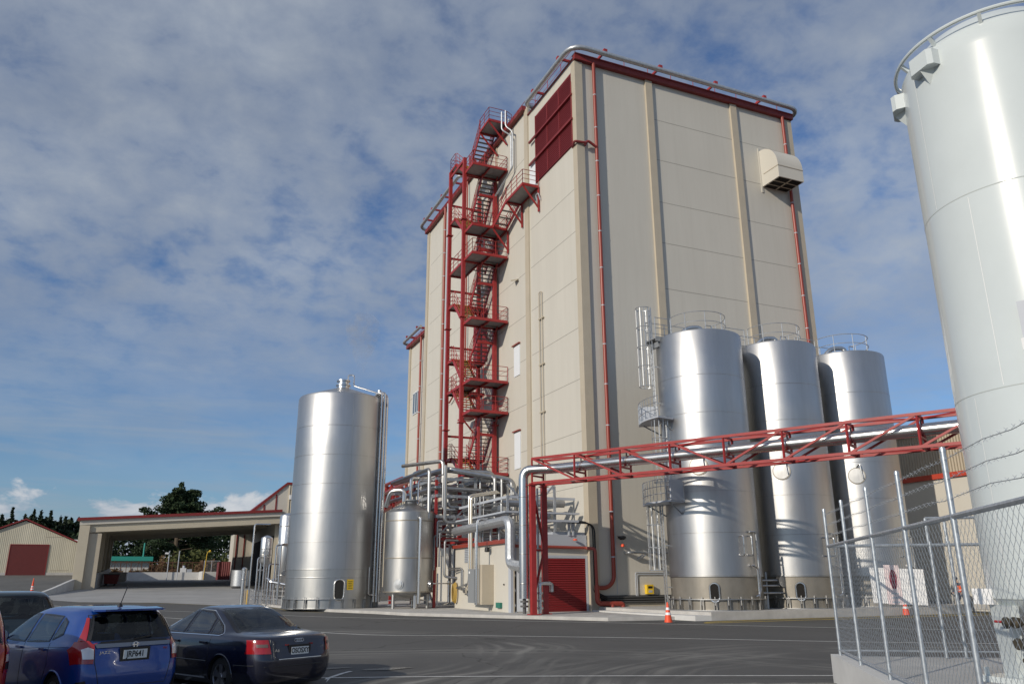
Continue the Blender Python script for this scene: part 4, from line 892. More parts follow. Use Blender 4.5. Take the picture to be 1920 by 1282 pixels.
for (y, top) in ((4.95, 4.9), (4.75, 4.9)): P_([(-3.6, y + 1.2, top), (AX - .2, y, top), (AX - .2, y, .45)], .045, STEELP, .25)
P_([(-3.4, 2.9, 5.1), (AX - .9, 2.9, 5.1), (AX - .9, 2.9, .5)], .06, STEELP, .25)
P_([(-4.8, 9.6, 4.7), (AX - 1.0, 9.2, 4.7), (AX - 1.0, 9.2, 2.6)], .06); P_([(-4.6, 9.9, 4.5), (AX - 1.25, 9.5, 4.5), (AX - 1.25, 9.5, 2.4)], .06); P_([(-4.5, 9.3, 4.2), (AX - .75, 8.9, 4.2), (AX - .75, 8.9, 2.0), (AX + .1, 8.6, 1.9)], .08)
P_([(AX - .5, 8.9, 2.5), (AX - .1, 7.6, 2.5), (AX - .1, 7.6, 1.3)], .04); P_([(AX - .5, 8.7, 2.4), (AX - .1, 7.4, 2.4), (AX - .1, 7.4, 1.3)], .04)
v_ = MB()
for (x, y, z) in ((AX - .35, 6.3, 1.25), (AX - .35, 5.8, 1.1), (AX - .35, 5.9, 1.5), (AX - .45, 6.8, 1.35), (AX - .45, 5.3, 1.0)): v_.rev((x, y, z), [(0, -.12), (.1, -.1), (.12, 0), (.1, .1), (0, .12)], 12, axis='x'); v_.tube([(x, y, z), (x, y + .6, z)], .05, 8)
v_.build('valve', STEELD, rk)
v_ = MB()
for (x, y, z, L_) in ((-5.2, 16, 9.1, 1.2), (-1.2, 3.2, 5.3, 1.4), (-2.8, 6.5, 5.9, 1.2)): v_.rev((x, y, z), [(0, -L_ / 2), (.35, -L_ / 2 + .1), (.35, L_ / 2 - .1), (0, L_ / 2)], 20, axis='y')
v_.build('vessel', STEELD, rk)
P_([(-4.2, 2.6, 6.0), (-2.6, 2.2, 6.0), (-.6, 2.0, 6.0)], .22, STEELD)
# red sloping lattice conveyor behind the small tank
cv = thing('lattice_gantry', 'red lattice gantry rising behind the small tank on legs', 'gantry', (-6, 22, 5))
b = MB()
for dx in (0, 1.3):
    b.bar((-9.0 + dx, 19, 6.2), (-2.2 + dx, 31, 9.6), .22); b.bar((-9.0 + dx, 19, 7.6), (-2.2 + dx, 31, 10.8), .2)
    for k in range(8): t = k / 8; p = Vector((-9.0 + dx + 6.8 * t, 19 + 12 * t, 6.2 + 3.4 * t)); b.bar(p, p + Vector((0, 0, 1.3)), .16); b.bar(p, p + Vector((.85, 1.5, 1.7)), .12)
b.build('lattice', RED, cv); b = MB(); b.box(-6.6, 22.9, .15, -6.3, 23.2, 7.4); b.box(-8.9, 19, .15, -8.6, 19.3, 6.2); b.build('post', RED, cv)
b = MB(); b.box(-6.35, 11.2, 2.6, -5.2, 11.5, 5.6); b.build('cross_frame', RED, cv)

# ============================================================ red truss pipe bridge
tb = thing('pipe_bridge', 'red lattice truss bridge crossing in front of the silos', 'truss bridge', (-4.9, -2.9, .15))
S0 = Vector((-4.9, -2.9, 0)); D_ = Vector((.485, -.8745, 0)).normalized(); W_ = Vector((.8745, .485, 0)).normalized() * 1.0; BAY = 2.58; NB = 11; ZT, ZB = 7.72, 6.48
def tp(i, s_, z): return S0 + D_ * (BAY * i) + W_ * s_ + Vector((0, 0, z))
for s_ in (0, 1):
    for z in (ZT, ZB): MB().bar(tp(0, s_, z), tp(NB, s_, z), .115, .115).build('chord', RED, tb)
    for i in range(NB + 1): MB().bar(tp(i, s_, ZB), tp(i, s_, ZT), .075, .075).build('upright', RED, tb)
    b = MB()
    for i in range(NB):
        if i < 4: b.bar(tp(i, s_, ZT), tp(i + 1, s_, ZB), .085, .085)
        else: b.bar(tp(i, s_, ZB), tp(i + 1, s_, ZT), .085, .085)
    b.build('diagonal', RED, tb)
b = MB()
for i in range(NB + 1): b.bar(tp(i, 0, ZT), tp(i, 1, ZT), .08); b.bar(tp(i, 0, ZB), tp(i, 1, ZB), .08); b.bar(tp(i, 0, ZB + .38), tp(i, 1, ZB + .38), .1, .08)
for i in range(NB): b.bar(tp(i, i % 2, ZT), tp(i + 1, 1 - i % 2, ZT), .06); b.bar(tp(i, i % 2, ZB), tp(i + 1, 1 - i % 2, ZB), .06)
b.build('cross_member', RED, tb)
b = MB()
for i in range(NB + 1): b.bar(tp(i, .62, ZT - .1), tp(i, .62, ZT - .45), .05)
[q.build('hanger', TREAD, tb) for q in b.islands()]
for i in (0, NB):
    for s_ in (0, 1):
        q = tp(i, s_, 0); b = MB(); b.box(q.x - .13, q.y - .13, .15, q.x + .13, q.y + .13, ZB); b.box(q.x - .24, q.y - .24, .15, q.x + .24, q.y + .24, .2); b.box(q.x - .2, q.y - .2, ZB - .12, q.x + .2, q.y + .2, ZB - .08); b.build('post', RED, tb)
    b = MB(); b.bar(tp(i, 0, 6.2), tp(i, 1, 3.3), .09); b.bar(tp(i, 1, 3.3), tp(i, 0, .9), .09); b.bar(tp(i, 0, 3.2), tp(i, 1, 3.2), .09); b.build('brace', RED, tb)
pp = thing('steam_pipe', 'shiny silver clad pipe running through the red truss bridge', 'pipe', (-5.1, -2.4, .3))
off = W_ * .5; a0 = S0 + off * .1 + Vector((-.35, .38, 0)); q0 = S0 + off; zP = ZB + .70
MB().tube([Vector((a0.x, a0.y, .9)), Vector((a0.x, a0.y, zP)), q0 + D_ * .9 + Vector((0, 0, zP)), q0 + D_ * (BAY * NB) + Vector((0, 0, zP))], .25, 24, bend=.5).build('pipe', STEELP, pp)
b = MB()
for z in (1.6, 3.0, 4.4, 5.8): b.rev((a0.x, a0.y, 0), [(.253, z - .02), (.259, z), (.253, z + .02)], 24, cap=False)
b.build('cladding_seam', STEELD, pp)
b = MB(); b.tube([(a0.x, a0.y, .9), (a0.x, a0.y, .2)], .09, 8); b.rev((a0.x, a0.y, 0), [(.2, .5), (.2, .58)], 16); b.rev((a0.x, a0.y, 0), [(.2, .72), (.2, .8)], 16); b.build('lower_flange', TREAD, pp)
b = MB(); q = tp(0, .55, 0); b.tube([(q.x, q.y, .2), (q.x, q.y, 1.6), (q.x + .7, q.y + .1, 1.6), (q.x + .7, q.y + .1, 1.2)], .1, 8, bend=.15)
for z in (.45, .8, 1.15): b.rev((q.x, q.y, 0), [(.17, z - .05), (.17, z + .05)], 14)
b.build('valve_set', STEELP, pp)
b = MB(); b.tube([tp(0, .5, 6.3) + Vector((.1, .3, 0)), tp(0, .5, .3) + Vector((.1, .3, 0))], .055, 8); b.build('condensate_pipe', STEELD, pp)
# ============================================================ truck canopy
cn = thing('truck_canopy', 'wide beige drive-through canopy with red roof edge over the concrete apron', 'canopy', (-20, 65, 1.2))
YC = 56.2; XL, XR = -29.75, -9.3
def rz(x): return 8.28 + (x - XL) * (9.72 - 8.28) / (XR - XL)
def slab(mb, x0, x1, y0, y1, dz0, dz1): mb.add([(x0, y0, rz(x0) + dz0), (x1, y0, rz(x1) + dz0), (x1, y1, rz(x1) + dz0), (x0, y1, rz(x0) + dz0), (x0, y0, rz(x0) + dz1), (x1, y0, rz(x1) + dz1), (x1, y1, rz(x1) + dz1), (x0, y1, rz(x0) + dz1)], [(0, 3, 2, 1), (4, 5, 6, 7), (0, 1, 5, 4), (1, 2, 6, 5), (2, 3, 7, 6), (3, 0, 4, 7)])
b = MB(); slab(b, XL - .3, XR, YC - .35, 82, -.28, 0); b.build('roof_edge', REDF, cn)
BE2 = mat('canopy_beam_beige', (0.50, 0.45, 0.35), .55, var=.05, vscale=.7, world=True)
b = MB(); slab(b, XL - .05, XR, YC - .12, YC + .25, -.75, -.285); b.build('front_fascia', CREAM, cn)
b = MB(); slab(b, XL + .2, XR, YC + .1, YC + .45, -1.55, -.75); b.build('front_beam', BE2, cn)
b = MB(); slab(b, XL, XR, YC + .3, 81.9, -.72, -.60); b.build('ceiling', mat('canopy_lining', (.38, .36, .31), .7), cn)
YB = [YC + .3, 62.8, 69.2, 75.6, 81.6]
for y in YB[1:]:
    b = MB(); slab(b, XL + .2, XR, y - .15, y + .15, -1.35, -.73); b.build('roof_beam', BE2, cn)
for y in YB:
    b = MB(); z0 = gz(y); b.box(XL, y - .45, z0, XL + (.95 if y < YC + 1 else 2.2), y + .15, rz(XL) - .76); b.build('column', BE2, cn)
    if y < YC + 1: MB().box(XL + .95, y - .1, z0, XL + 2.15, y + .15, rz(XL) - 1.56).build('column_return', BEIGE, cn)
for y0, y1 in zip(YB, YB[1:]): MB().box(XL + .1, y0 + .16, gz(y0), XL + 1.75, y1 - .46, rz(XL) - .77).build('side_cladding', BEIGEC, cn)
MB().add([(XL + 1.7, YB[0] + .2, 0.9), (XL + 2.3, YB[0] + .2, 0.9), (XL + 2.3, 81.6, 1.6), (XL + 1.7, 81.6, 1.6), (XL + 1.7, YB[0] + .2, 2.7), (XL + 2.3, YB[0] + .2, 2.7), (XL + 2.3, 81.6, 3.5), (XL + 1.7, 81.6, 3.5)], [(0, 3, 2, 1), (4, 5, 6, 7), (0, 1, 5, 4), (1, 2, 6, 5), (2, 3, 7, 6), (3, 0, 4, 7)]).build('side_plinth', GREYC, cn)
for y in (59.5, 72.5):
    for x in (-25.2, -18.8, -12.4): b = MB(); b.rev((x, y, rz(x) - .9), [(0, .18), (.2, .18), (.42, -.05), (.38, -.1), (0, -.12)], 20); b.build('light_fixture', WHITE, cn)
# warehouse behind and above the canopy
wh = thing('warehouse', 'cream warehouse with sloped red roof edge rising above the canopy', 'warehouse', (-2, 75, 1.5))
YW = 57.2
b = MB(); b.ext([(-12.9, YW, 9.0), (-8.7, YW, 12.75), (16, YW, 12.75), (16, YW, 0), (-9.35, YW, 0), (-9.35, YW, 9.0)], (0, 38, 0)); b.build('wall', CREAM, wh)
b = MB(); b.ext([(-12.95, YW - .15, 8.95), (-8.75, YW - .15, 12.7), (16.1, YW - .15, 12.7), (16.1, YW - .15, 12.98), (-8.82, YW - .15, 12.98), (-13.15, YW - .15, 9.12)], (0, 38.3, 0)); b.build('roof', REDF, wh)
for x, zt in ((-11.3, 10.3), (-10.0, 11.5)): MB().box(x, YW - .05, 9.7, x + .16, YW - .002, zt).build('trim_strip', REDF, wh)
MB().box(-8.6, YW - .08, 0.5, 16, YW - .002, 12.68).build('corrugated_cladding', BEIGEC, wh)
MB().box(-8.5, YW - .3, 11.0, -8.1, YW - .08, 11.5).build('wall_box', WHITE, wh)
# its far bay, seen under the canopy
b = MB(); b.box(-11.9, 85.5, 1.8, -9.36, 92, 9.4); b.build('far_bay', CREAM, wh)
for x in (-11.6, -10.55): MB().box(x, 85.4, 2.0, x + .14, 85.49, 9.3).build('trim_strip', REDF, wh)
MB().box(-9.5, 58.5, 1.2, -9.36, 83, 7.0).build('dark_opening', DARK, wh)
b = MB(); b.box(-9.75, 57.5, 1.1, -9.36, 58.0, 8.6); b.build('corner_post', BE2, wh)

# ============================================================ small shed on the left
sh = thing('corrugated_shed', 'beige corrugated shed with a low gable roof and dull red door', 'shed', (-37.3, 78, 2.6)); YS = 76.0
zb = yz(0, YS) - .05
b = MB(); b.ext([(-43.6, YS, zb), (-31.2, YS, zb), (-31.2, YS, 6.45), (-37.35, YS, 9.1), (-43.6, YS, 6.45)], (0, 26, 0)); b.build('wall', CREAMC, sh)
b = MB(); b.ext([(-44.0, YS - .25, 6.35), (-37.35, YS - .25, 9.22), (-30.85, YS - .25, 6.35), (-30.85, YS - .25, 6.5), (-37.35, YS - .25, 9.4), (-44.0, YS - .25, 6.5)], (0, 26.6, 0)); b.build('roof', REDF, sh)
sd_ = MB().box(-38.5, YS - .06, zb, -34.5, YS - .005, 6.2).build('door', REDSHED, sh); b = MB(); b.box(-38.6, YS - .09, zb, -38.5, YS, 6.3); b.box(-34.5, YS - .09, zb, -34.4, YS, 6.3); b.box(-38.5, YS - .09, 6.2, -34.5, YS, 6.3); b.build('door_frame', REDF, sd_)
MB().box(-43.5, YS - .04, zb, -38.6, YS - .004, zb + .35).build('plinth', CONC, sh); MB().box(-34.4, YS - .04, zb, -31.2, YS - .004, zb + .35).build('plinth', CONC, sh)
b = MB(); b.box(-34.0, YS - .03, 3.2, -32.0, YS - .003, 3.26); b.box(-35, YS - .03, 7.2, -32.7, YS - .003, 7.24); b.box(-42.6, YS - .03, 4.2, -42.5, YS - .003, 7.0); b.build('sheet_lap', BEIGE, sh)
MB().tube([(-31.1, YS - .1, 6.4), (-31.1, YS - .1, zb + .1)], .05, 6).build('downpipe', BLACK, sh)
wb = thing('white_building', 'small white flat building with pale roof between the shed and the canopy', 'building', (-32.5, 92, 2.6)); MB().box(-33.4, 90, 2.2, -31.6, 98, 7.3).build('wall', WHITE, wb); MB().box(-34.6, 89.6, 7.3, -31.4, 99, 7.55).build('roof', WHITE, wb)
MB().box(-34.4, 89.7, 7.05, -31.5, 89.9, 7.3).build('gutter', GREYC, wb)
o = MB().box(-31.0, 82, 2.2, -30.2, 82.3, 4.6).build('dark_gate', REDSHED, loc=(-30.6, 82, 2.3)); tag(o, 'narrow dark red gate leaf between the shed corner and the canopy', 'gate')

# ============================================================ building on the right, behind the silos
eb = thing('side_building', 'cream building with red gutter and brown corrugated upper storey right of the silos', 'building', (24, -15, .1))
MB().box(20.5, -34, 0, 60, -0.5, 7.45).build('wall', CREAM, eb)
MB().box(20.35, -34, 7.45, 20.9, -0.5, 7.75).build('gutter', mat('orange_red_gutter', (.45, .055, .03), .45), eb)
MB().box(22.5, -34, 7.5, 60, -0.6, 10.7).build('upper_wall', TAUPE, eb); MB().box(22.2, -34, 10.7, 60, -0.5, 10.95).build('roof_edge', REDF, eb)
b = MB()
for y in (-12, -20, -28): b.box(20.46, y, .1, 20.498, y + .35, 7.45)
b.build('pilaster', BEIGE, eb)
b = MB(); b.box(20.47, -34, 0.1, 20.498, -.6, .5); b.build('plinth', CONC, eb)

# ============================================================ small things beyond the canopy
def lab(o, l, c, g=None): return tag(o, l, c, g)
tu = thing('round_tub', 'round galvanised tub standing at the right side of the canopy', 'tub', (-13.2, 56.6, 1.05)); zt = 1.12
MB().rev((-13.2, 56.6, 0), [(.9, zt + .12), (.98, zt + .2), (.98, zt + 1.85), (1.02, zt + 1.9), (.9, zt + 1.9), (.86, zt + 1.6), (0, zt + 1.6)], 40).build('body', GALV, tu); MB().box(-14.0, 55.9, zt - .03, -12.4, 57.3, zt + .11).build('pallet', TREAD, tu)
bn = thing('waste_bin', 'dark red steel waste bin in the shade of the canopy columns', 'bin', (-27.2, 66, 1.4)); b = MB(); z0 = gz(66) + .02
b.add([(-27.2, 65, z0 + .2), (-25.9, 65, z0 + .2), (-25.9, 67.0, z0 + .2), (-27.2, 67.0, z0 + .2), (-27.3, 64.8, z0 + 1.2), (-25.7, 64.8, z0 + 1.2), (-25.7, 67.2, z0 + 1.2), (-27.3, 67.2, z0 + 1.2)], [(0, 3, 2, 1), (4, 5, 6, 7), (0, 1, 5, 4), (1, 2, 6, 5), (2, 3, 7, 6), (3, 0, 4, 7)]); b.build('tray', REDSHED, bn); MB().box(-27.35, 64.7, z0 + 1.2, -25.65, 67.3, z0 + 1.28).build('lid', BLACK, bn)
b = MB()
for x in (-27.0, -26.1): b.cyl((x, 65.2, 0), .12, z0, z0 + .2, 10)
b.build('wheel', RUBBER, bn)
o = MB().box(-27.6, 79, gz(79), -25.4, 84, gz(79) + 1.2).build('block_wall', CONCW, loc=(-26.3, 78, 1.7)); lab(o, 'short thick white block wall behind the waste bin', 'wall')
zb = 2.045
o = MB().box(-27, 104, zb - .2, -15.4, 104.3, zb + 1.25).build('back_wall', CONCW, loc=(-20, 104, 2)); lab(o, 'long low white wall across the back of the apron', 'wall')
o = MB().box(-15.4, 94, zb - .2, -15.1, 104.3, zb + 1.3).build('back_wall', CONCW, loc=(-15.2, 99, 2)); lab(o, 'end return of the low white wall beside the yellow lamp post', 'wall')
o = MB().box(-15.1, 98, zb - .2, -12.6, 98.3, zb + 1.25).build('back_wall', CONCW, loc=(-14, 98, 2)); lab(o, 'short low white wall between the lamp post and the container', 'wall')
ct = thing('container', 'dark red corrugated container beside the far bay of the warehouse', 'container', (-12, 88.5, 2.05)); MB().box(-13.45, 87.5, 2.05, -10.9, 93, 4.6).build('box', ribbed('dark_red_corrugated', (.16, .025, .03), 'xy', .28, 1.0), ct); MB().box(-13.55, 87.42, 2.05, -13.45, 87.6, 4.65).build('corner_post', REDSHED, ct)
gs = thing('green_roof_shed', 'long white shed with a bright green roof seen through the canopy', 'shed', (-27, 122, 2.1))
MB().box(-33, 121, 2.0, -23.2, 126, 5.45).build('wall', CONCW, gs); MB().box(-34, 120, 5.4, -22.6, 127, 6.15).build('roof', GREENR, gs); MB().cyl((-24.3, 123, 0), .12, 6.1, 8.6, 8).build('flue', GREENR, gs)
b = MB()
for k in range(6):
    x = -32.3 + k * 1.85; b.bar((x, 119.8, 2), (x, 119.8, 5.4), .09)
    b.bar((x, 119.8, 2.6), (x + 1.85, 119.8, 5.3), .05); b.bar((x, 119.8, 5.3), (x + 1.85, 119.8, 2.6), .05)
b.build('braced_posts', WOOD, gs)
lf = thing('lattice_fence', 'brown rusty lattice fence running behind the low white wall', 'fence', (-18, 112, 2.1)); b = MB()
for k in range(11): b.bar((-29 + k * 1.6, 112, 2), (-29 + k * 1.6, 112, 5.1), .12)
for z in (2.9, 5.0): b.bar((-29, 112, z), (-13, 112, z), .1)
b.build('frame', WOOD, lf); b = MB()
for k in range(70): b.bar((-22 + k * .12, 112.05, 2.9), (-22 + k * .12, 112.05, 5.0), .025)
b.build('lattice', WOOD, lf)
MB().box(-30, 112.2, 2.0, -13, 112.5, 2.75).build('base_board', REDSHED, lf)
for i, (x, l_) in enumerate(((-20.2, 'left of the two pale steel posts on the low white wall, carrying a camera'), (-18.7, 'right of the two pale steel posts on the low white wall'))):
    t = thing('steel_post', l_, 'post', (x, 103.6, 3.2)); MB().cyl((x, 103.6, 0), .07, 2.05, 6.6, 10).build('pole', GREYL, t); MB().box(x - .12, 103.5, 6.55, x + .12, 103.7, 6.62).build('cap', GREYL, t)
    if i == 0: MB().box(x - .65, 103.45, 6.1, x - .1, 103.7, 6.35).build('camera_head', WHITE, t)
lp = thing('lamp_post', 'bright yellow lamp post at the corner of the low white wall', 'lamp post', (-15.1, 103, 3.2)); MB().tube([(-15.2, 93.6, 2.1), (-15.0, 93.6, 5.9), (-14.8, 93.6, 6.3)], .045, 8).build('pole', YELLOW, lp); b = MB(); b.rev((-14.6, 93.6, 6.3), [(0, .15), (.12, .1), (.15, 0), (.1, -.15), (0, -.16)], 12); b.build('lamp_head', YELLOW, lp)
mc = thing('machinery', 'pale grey pump housings between the two steel posts', 'machinery', (-17.3, 108, 2.1)); MB().box(-18.2, 107, 2.05, -17.3, 108, 4.0).build('housing', WHITE, mc); MB().box(-17.2, 107, 2.05, -16.4, 108, 3.8).build('housing', GREYL, mc); MB().cyl((-17.7, 107.5, 0), .2, 4.0, 4.4, 10).build('motor', GREYL, mc)
gf = thing('wire_fence', 'grey wire fence panel between the lamp post and the container', 'fence', (-13.7, 99, 3.3)); b = MB()
for x in (-15.0, -13.9, -12.7): b.cyl((x, 98.4, 0), .04, 3.2, 5.0, 6)
b.tube([(-15, 98.4, 4.95), (-12.7, 98.4, 4.95)], .03, 5); b.build('post', GREYL, gf); b = MB()
for k in range(24): b.tube([(-15 + k * .1, 98.4, 3.3), (-15 + k * .1, 98.4, 4.95)], .012, 3)
b.build('mesh_panel', GREYC, gf)

# ============================================================ trees and bushes
def leafmat(name, c, v=0.5):
    m = mat(name, c, .7, var=v, vscale=.9, world=True); b = m.node_tree.nodes['Principled BSDF']; b.inputs['Specular IOR Level'].default_value = .2; return m
PINE = leafmat('pine_needles', (.030, .050, .022)); PINE2 = leafmat('dark_conifer', (.022, .036, .018)); BUSH = leafmat('olive_bush', (.085, .095, .032)); BUSH2 = leafmat('russet_bush', (.13, .085, .045)); BARK = mat('bark', (.09, .07, .05), .9, var=.3, vscale=4)
def leaves(mb, rg, cen, rad, n_, s, flat=1.0):
    for _ in range(n_):
        while True:
            p = Vector((rg.uniform(-1, 1), rg.uniform(-1, 1), rg.uniform(-1, 1)))
            if .15 < p.length < 1: break
        p = Vector((p.x * rad[0], p.y * rad[1], p.z * rad[2])) + Vector(cen)
        a = Vector((rg.gauss(0, 1), rg.gauss(0, 1), rg.gauss(0, 1) * flat)).normalized(); b_ = a.cross(Vector((rg.gauss(0, 1), rg.gauss(0, 1), rg.gauss(0, 1)))).normalized(); k = s * rg.uniform(.6, 1.4)
        i0 = len(mb.v); mb.v += [p - a * k, p + b_ * k * .45, p + a * k, p - b_ * k * .45]; mb.f.append((i0, i0 + 1, i0 + 2, i0 + 3)); mb.sm.append(False); mb.mi.append(0)
# the broad pine behind the canopy
pt = thing('pine_tree', 'big dark spreading pine tree rising behind the canopy roof', 'tree', (-18.5, 140, 2.1)); rg = random.Random(11)
b = MB(); b.rev((-18.6, 141, 0), [(.7, 2), (.55, 8), (.35, 14), (.12, 20.5)], 10)
cl = []
def limb(z, ang, ln, up_=.25):
    p = Vector((-18.6, 141, z)); q = p + Vector((math.cos(ang) * ln, math.sin(ang) * ln * .8, ln * up_)); b.tube([p, p.lerp(q, .5) + Vector((0, 0, -.1)), q], .1, 5); cl.append((q, ln)); return p, q
for k in range(80):
    z = 6 + 13.5 * (k / 79) ** .85; ang = rg.uniform(0, 6.28); ln = (8.6 - .44 * (z - 6)) * rg.uniform(.55, 1.0); p, q = limb(z, ang, max(ln, .9), .18)
    cl.append((p.lerp(q, .6), ln * .8))
for dx, z, ln in ((6.0, 15.5, 2.0), (7.6, 16.3, 1.3), (4.2, 14.5, 2.3), (-5.6, 15.0, 2.0), (-6.6, 15.8, 1.2)): q = Vector((-18.6 + dx, 140, z)); b.tube([(-18.6, 141, z - 3), q], .12, 5); cl.append((q, 4.0 * ln / 2))
b.build('trunk', BARK, pt); f = MB()
for q, ln in cl: s_ = .75 + .1 * ln; leaves(f, rg, q, (s_ * 1.3, s_ * 1.25, s_ * .62), 190, .27)
for z in (16.5, 17.6, 18.6, 19.6, 20.5, 21.3): leaves(f, rg, (-18.9, 141, z), ((22.6 - z) * .38, (22.6 - z) * .38, .6), 160, .24)
for dx, z, rr in ((-3.6, 14.6, 1.9), (-1.6, 15.6, 2.2), (1.4, 15.8, 2.2), (3.4, 15.2, 1.9), (5.0, 15.0, 1.3), (-5.0, 14.6, 1.3), (2.2, 17.4, 1.4), (-2.4, 17.2, 1.5), (0, 18.4, 1.5)): leaves(f, rg, (-18.6 + dx, 140.5, z), (rr, rr, rr * .5), 260, .26)
f.build('crown', PINE, pt)
def conifer(x, y, z0, h, w, m, label, rgs, grp, name='conifer_tree', dens=1.0):
    t = thing(name, label, 'tree', (x, y, z0), grp); rg_ = random.Random(rgs)
    MB().rev((x, y, 0), [(.35, z0), (.2, z0 + h * .6), (.04, z0 + h)], 6).build('trunk', BARK, t); f_ = MB(); nz = 13
    for k in range(nz):
        u = k / (nz - 1); z = z0 + h * (.08 + .9 * u); r_k = w * (1 - u) ** .8 + .15
        for j in range(max(1, int(6 * (1 - u) + 1))):
            a = rg_.uniform(0, 6.28); rr = r_k * rg_.uniform(.3, 1.0); leaves(f_, rg_, (x + math.cos(a) * rr * .6, y + math.sin(a) * rr * .6, z), (rr * .6 + .2, rr * .6 + .2, h * .055), int(34 * dens), .42)
    f_.build('crown', m, t); return t
hx = [(-64, 20.3), (-61.5, 19.2), (-59.3, 20.5), (-57, 19.8), (-54.8, 20.6), (-52.6, 20.0), (-50.6, 20.7), (-48.6, 19.6), (-46.9, 19.2), (-45.4, 18.0), (-44.2, 18.6), (-43.3, 18.4), (-42.3, 17.4), (-67, 19.6), (-70, 20.6)]
SHADE = ['tall', 'slender', 'broad', 'ragged', 'pointed']
proto = [conifer(0, 0, 0, 1, .2, PINE2, 'x', 20 + k, None) if False else None for k in range(3)]
ORD = ['leftmost', 'second', 'third', 'fourth', 'fifth', 'sixth', 'seventh', 'eighth', 'ninth', 'tenth', 'eleventh', 'twelfth', 'thirteenth', 'fourteenth', 'fifteenth']
hx.sort()
for i, (x, zt_) in enumerate(hx): conifer(x, 220 + rnd.uniform(-6, 6), 2, zt_ - 2 + rnd.uniform(-.4, .4), 4.2, PINE2, 'dark conifer of the treeline behind the corrugated shed, %s from the left' % ORD[i] if i else 'dark conifer of the treeline behind the corrugated shed, leftmost of the row', 40 + i, 'conifers in the far treeline', dens=2.2)
fw_ = MB(); rg = random.Random(5)
for k in range(260): leaves(fw_, rg, (rg.uniform(-85, -36), rg.uniform(217, 236), rg.uniform(4, 17.4)), (3.0, 3, 2.4), 120, .8)
tag(fw_.build('far_wood', PINE2, loc=(-60, 230, 2)), 'dark wood massed behind the treeline left of the canopy', 'wood', kind='stuff')
def bush(x, y, w, h, m, label, sd_, grp=None, name='bush', s=.28, n_=1500, z0=2.0):
    t = thing(name, label, 'bush', (x, y, z0), grp); rg_ = random.Random(sd_); st_ = MB()
    for k in range(4): a = rg_.uniform(0, 6.28); st_.tube([(x, y, z0), (x + math.cos(a) * w * .3, y + math.sin(a) * w * .3, z0 + h * .6)], .07, 5)
    st_.build('stem', BARK, t); f_ = MB()
    for k in range(16):
        a = rg_.uniform(0, 6.28); rr = w * rg_.random() ** .5 * .8; zz = z0 + h * rg_.uniform(.2, .8) * (1 - .35 * (rr / w) ** 2); leaves(f_, rg_, (x + math.cos(a) * rr, y + math.sin(a) * rr * .6, zz), (w * .33, w * .3, h * .24), n_ // 16, s)
    f_.build('foliage', m, t)
bush(-16.8, 128, 4.6, 6.2, BUSH, 'tall olive green bush behind the lattice fence, in the middle', 1)
bush(-11.0, 128, 3.8, 6.6, BUSH, 'tall olive green bush behind the container', 2)
bush(-21.8, 130, 3.6, 5.0, BUSH2, 'russet bush right of the green roofed shed', 3)
bush(-13.6, 122, 2.6, 4.0, BUSH2, 'russet bush between the two tall olive bushes', 4)
for i, x in enumerate((-28, -25.5, -23.5, -21.5, -19, -14.4)): bush(x, 114 + (i % 2), 1.5, 2.1, BUSH2, 'low brown scrub clump along the lattice fence, ' + ('leftmost of the row' if i == 0 else '%s from the left' % ORD[i]), 20 + i, 'scrub clumps along the lattice fence', 'scrub', .2, 700)
fw2 = MB(); rg = random.Random(8)
for k in range(150): leaves(fw2, rg, (rg.uniform(-38, 2), rg.uniform(150, 165), rg.uniform(3, 12.5)), (2.6, 2.6, 1.9), 85, .5)
tag(fw2.build('dark_wood', PINE, loc=(-20, 155, 2)), 'dark mass of trees filling the view beneath the canopy', 'wood', kind='stuff')

# ============================================================ traffic cones
def cone(x, y, z, label, h=.75, bands=2, base=True):
    t = thing('traffic_cone', label, 'cone', (x, y, z)); MB().rev((x, y, z), [(.17, .03), (.17, .05), (.03, h), (.02, h)], 24).build('cone_body', ORANGE, t)
    b_ = MB(); b_.box(x - .2, y - .2, z + .002, x + .2, y + .2, z + .035); b_.build('foot', TREAD, t)
    for k in range(bands):
        za = .33 + k * .2; r = lambda q: .17 - (.14) * ((q - .05) / (h - .05)) + .004
        MB().rev((x, y, z), [(r(za), za), (r(za + .1), za + .1)], 24, cap=False).build('reflective_band', REFL, t)
cone(-1.8, -9.75, 0, 'orange cone with two white bands beside the ladder foot and yellow lines', .84)
cone(12.5, -9.4, 0, 'bright orange cone behind the wire fence, beneath the white board', .9, 1)
cone(-31.75, 44.0, gz(44) + .01, 'orange and white cone at the low end of the retaining wall', 1.5, 3)

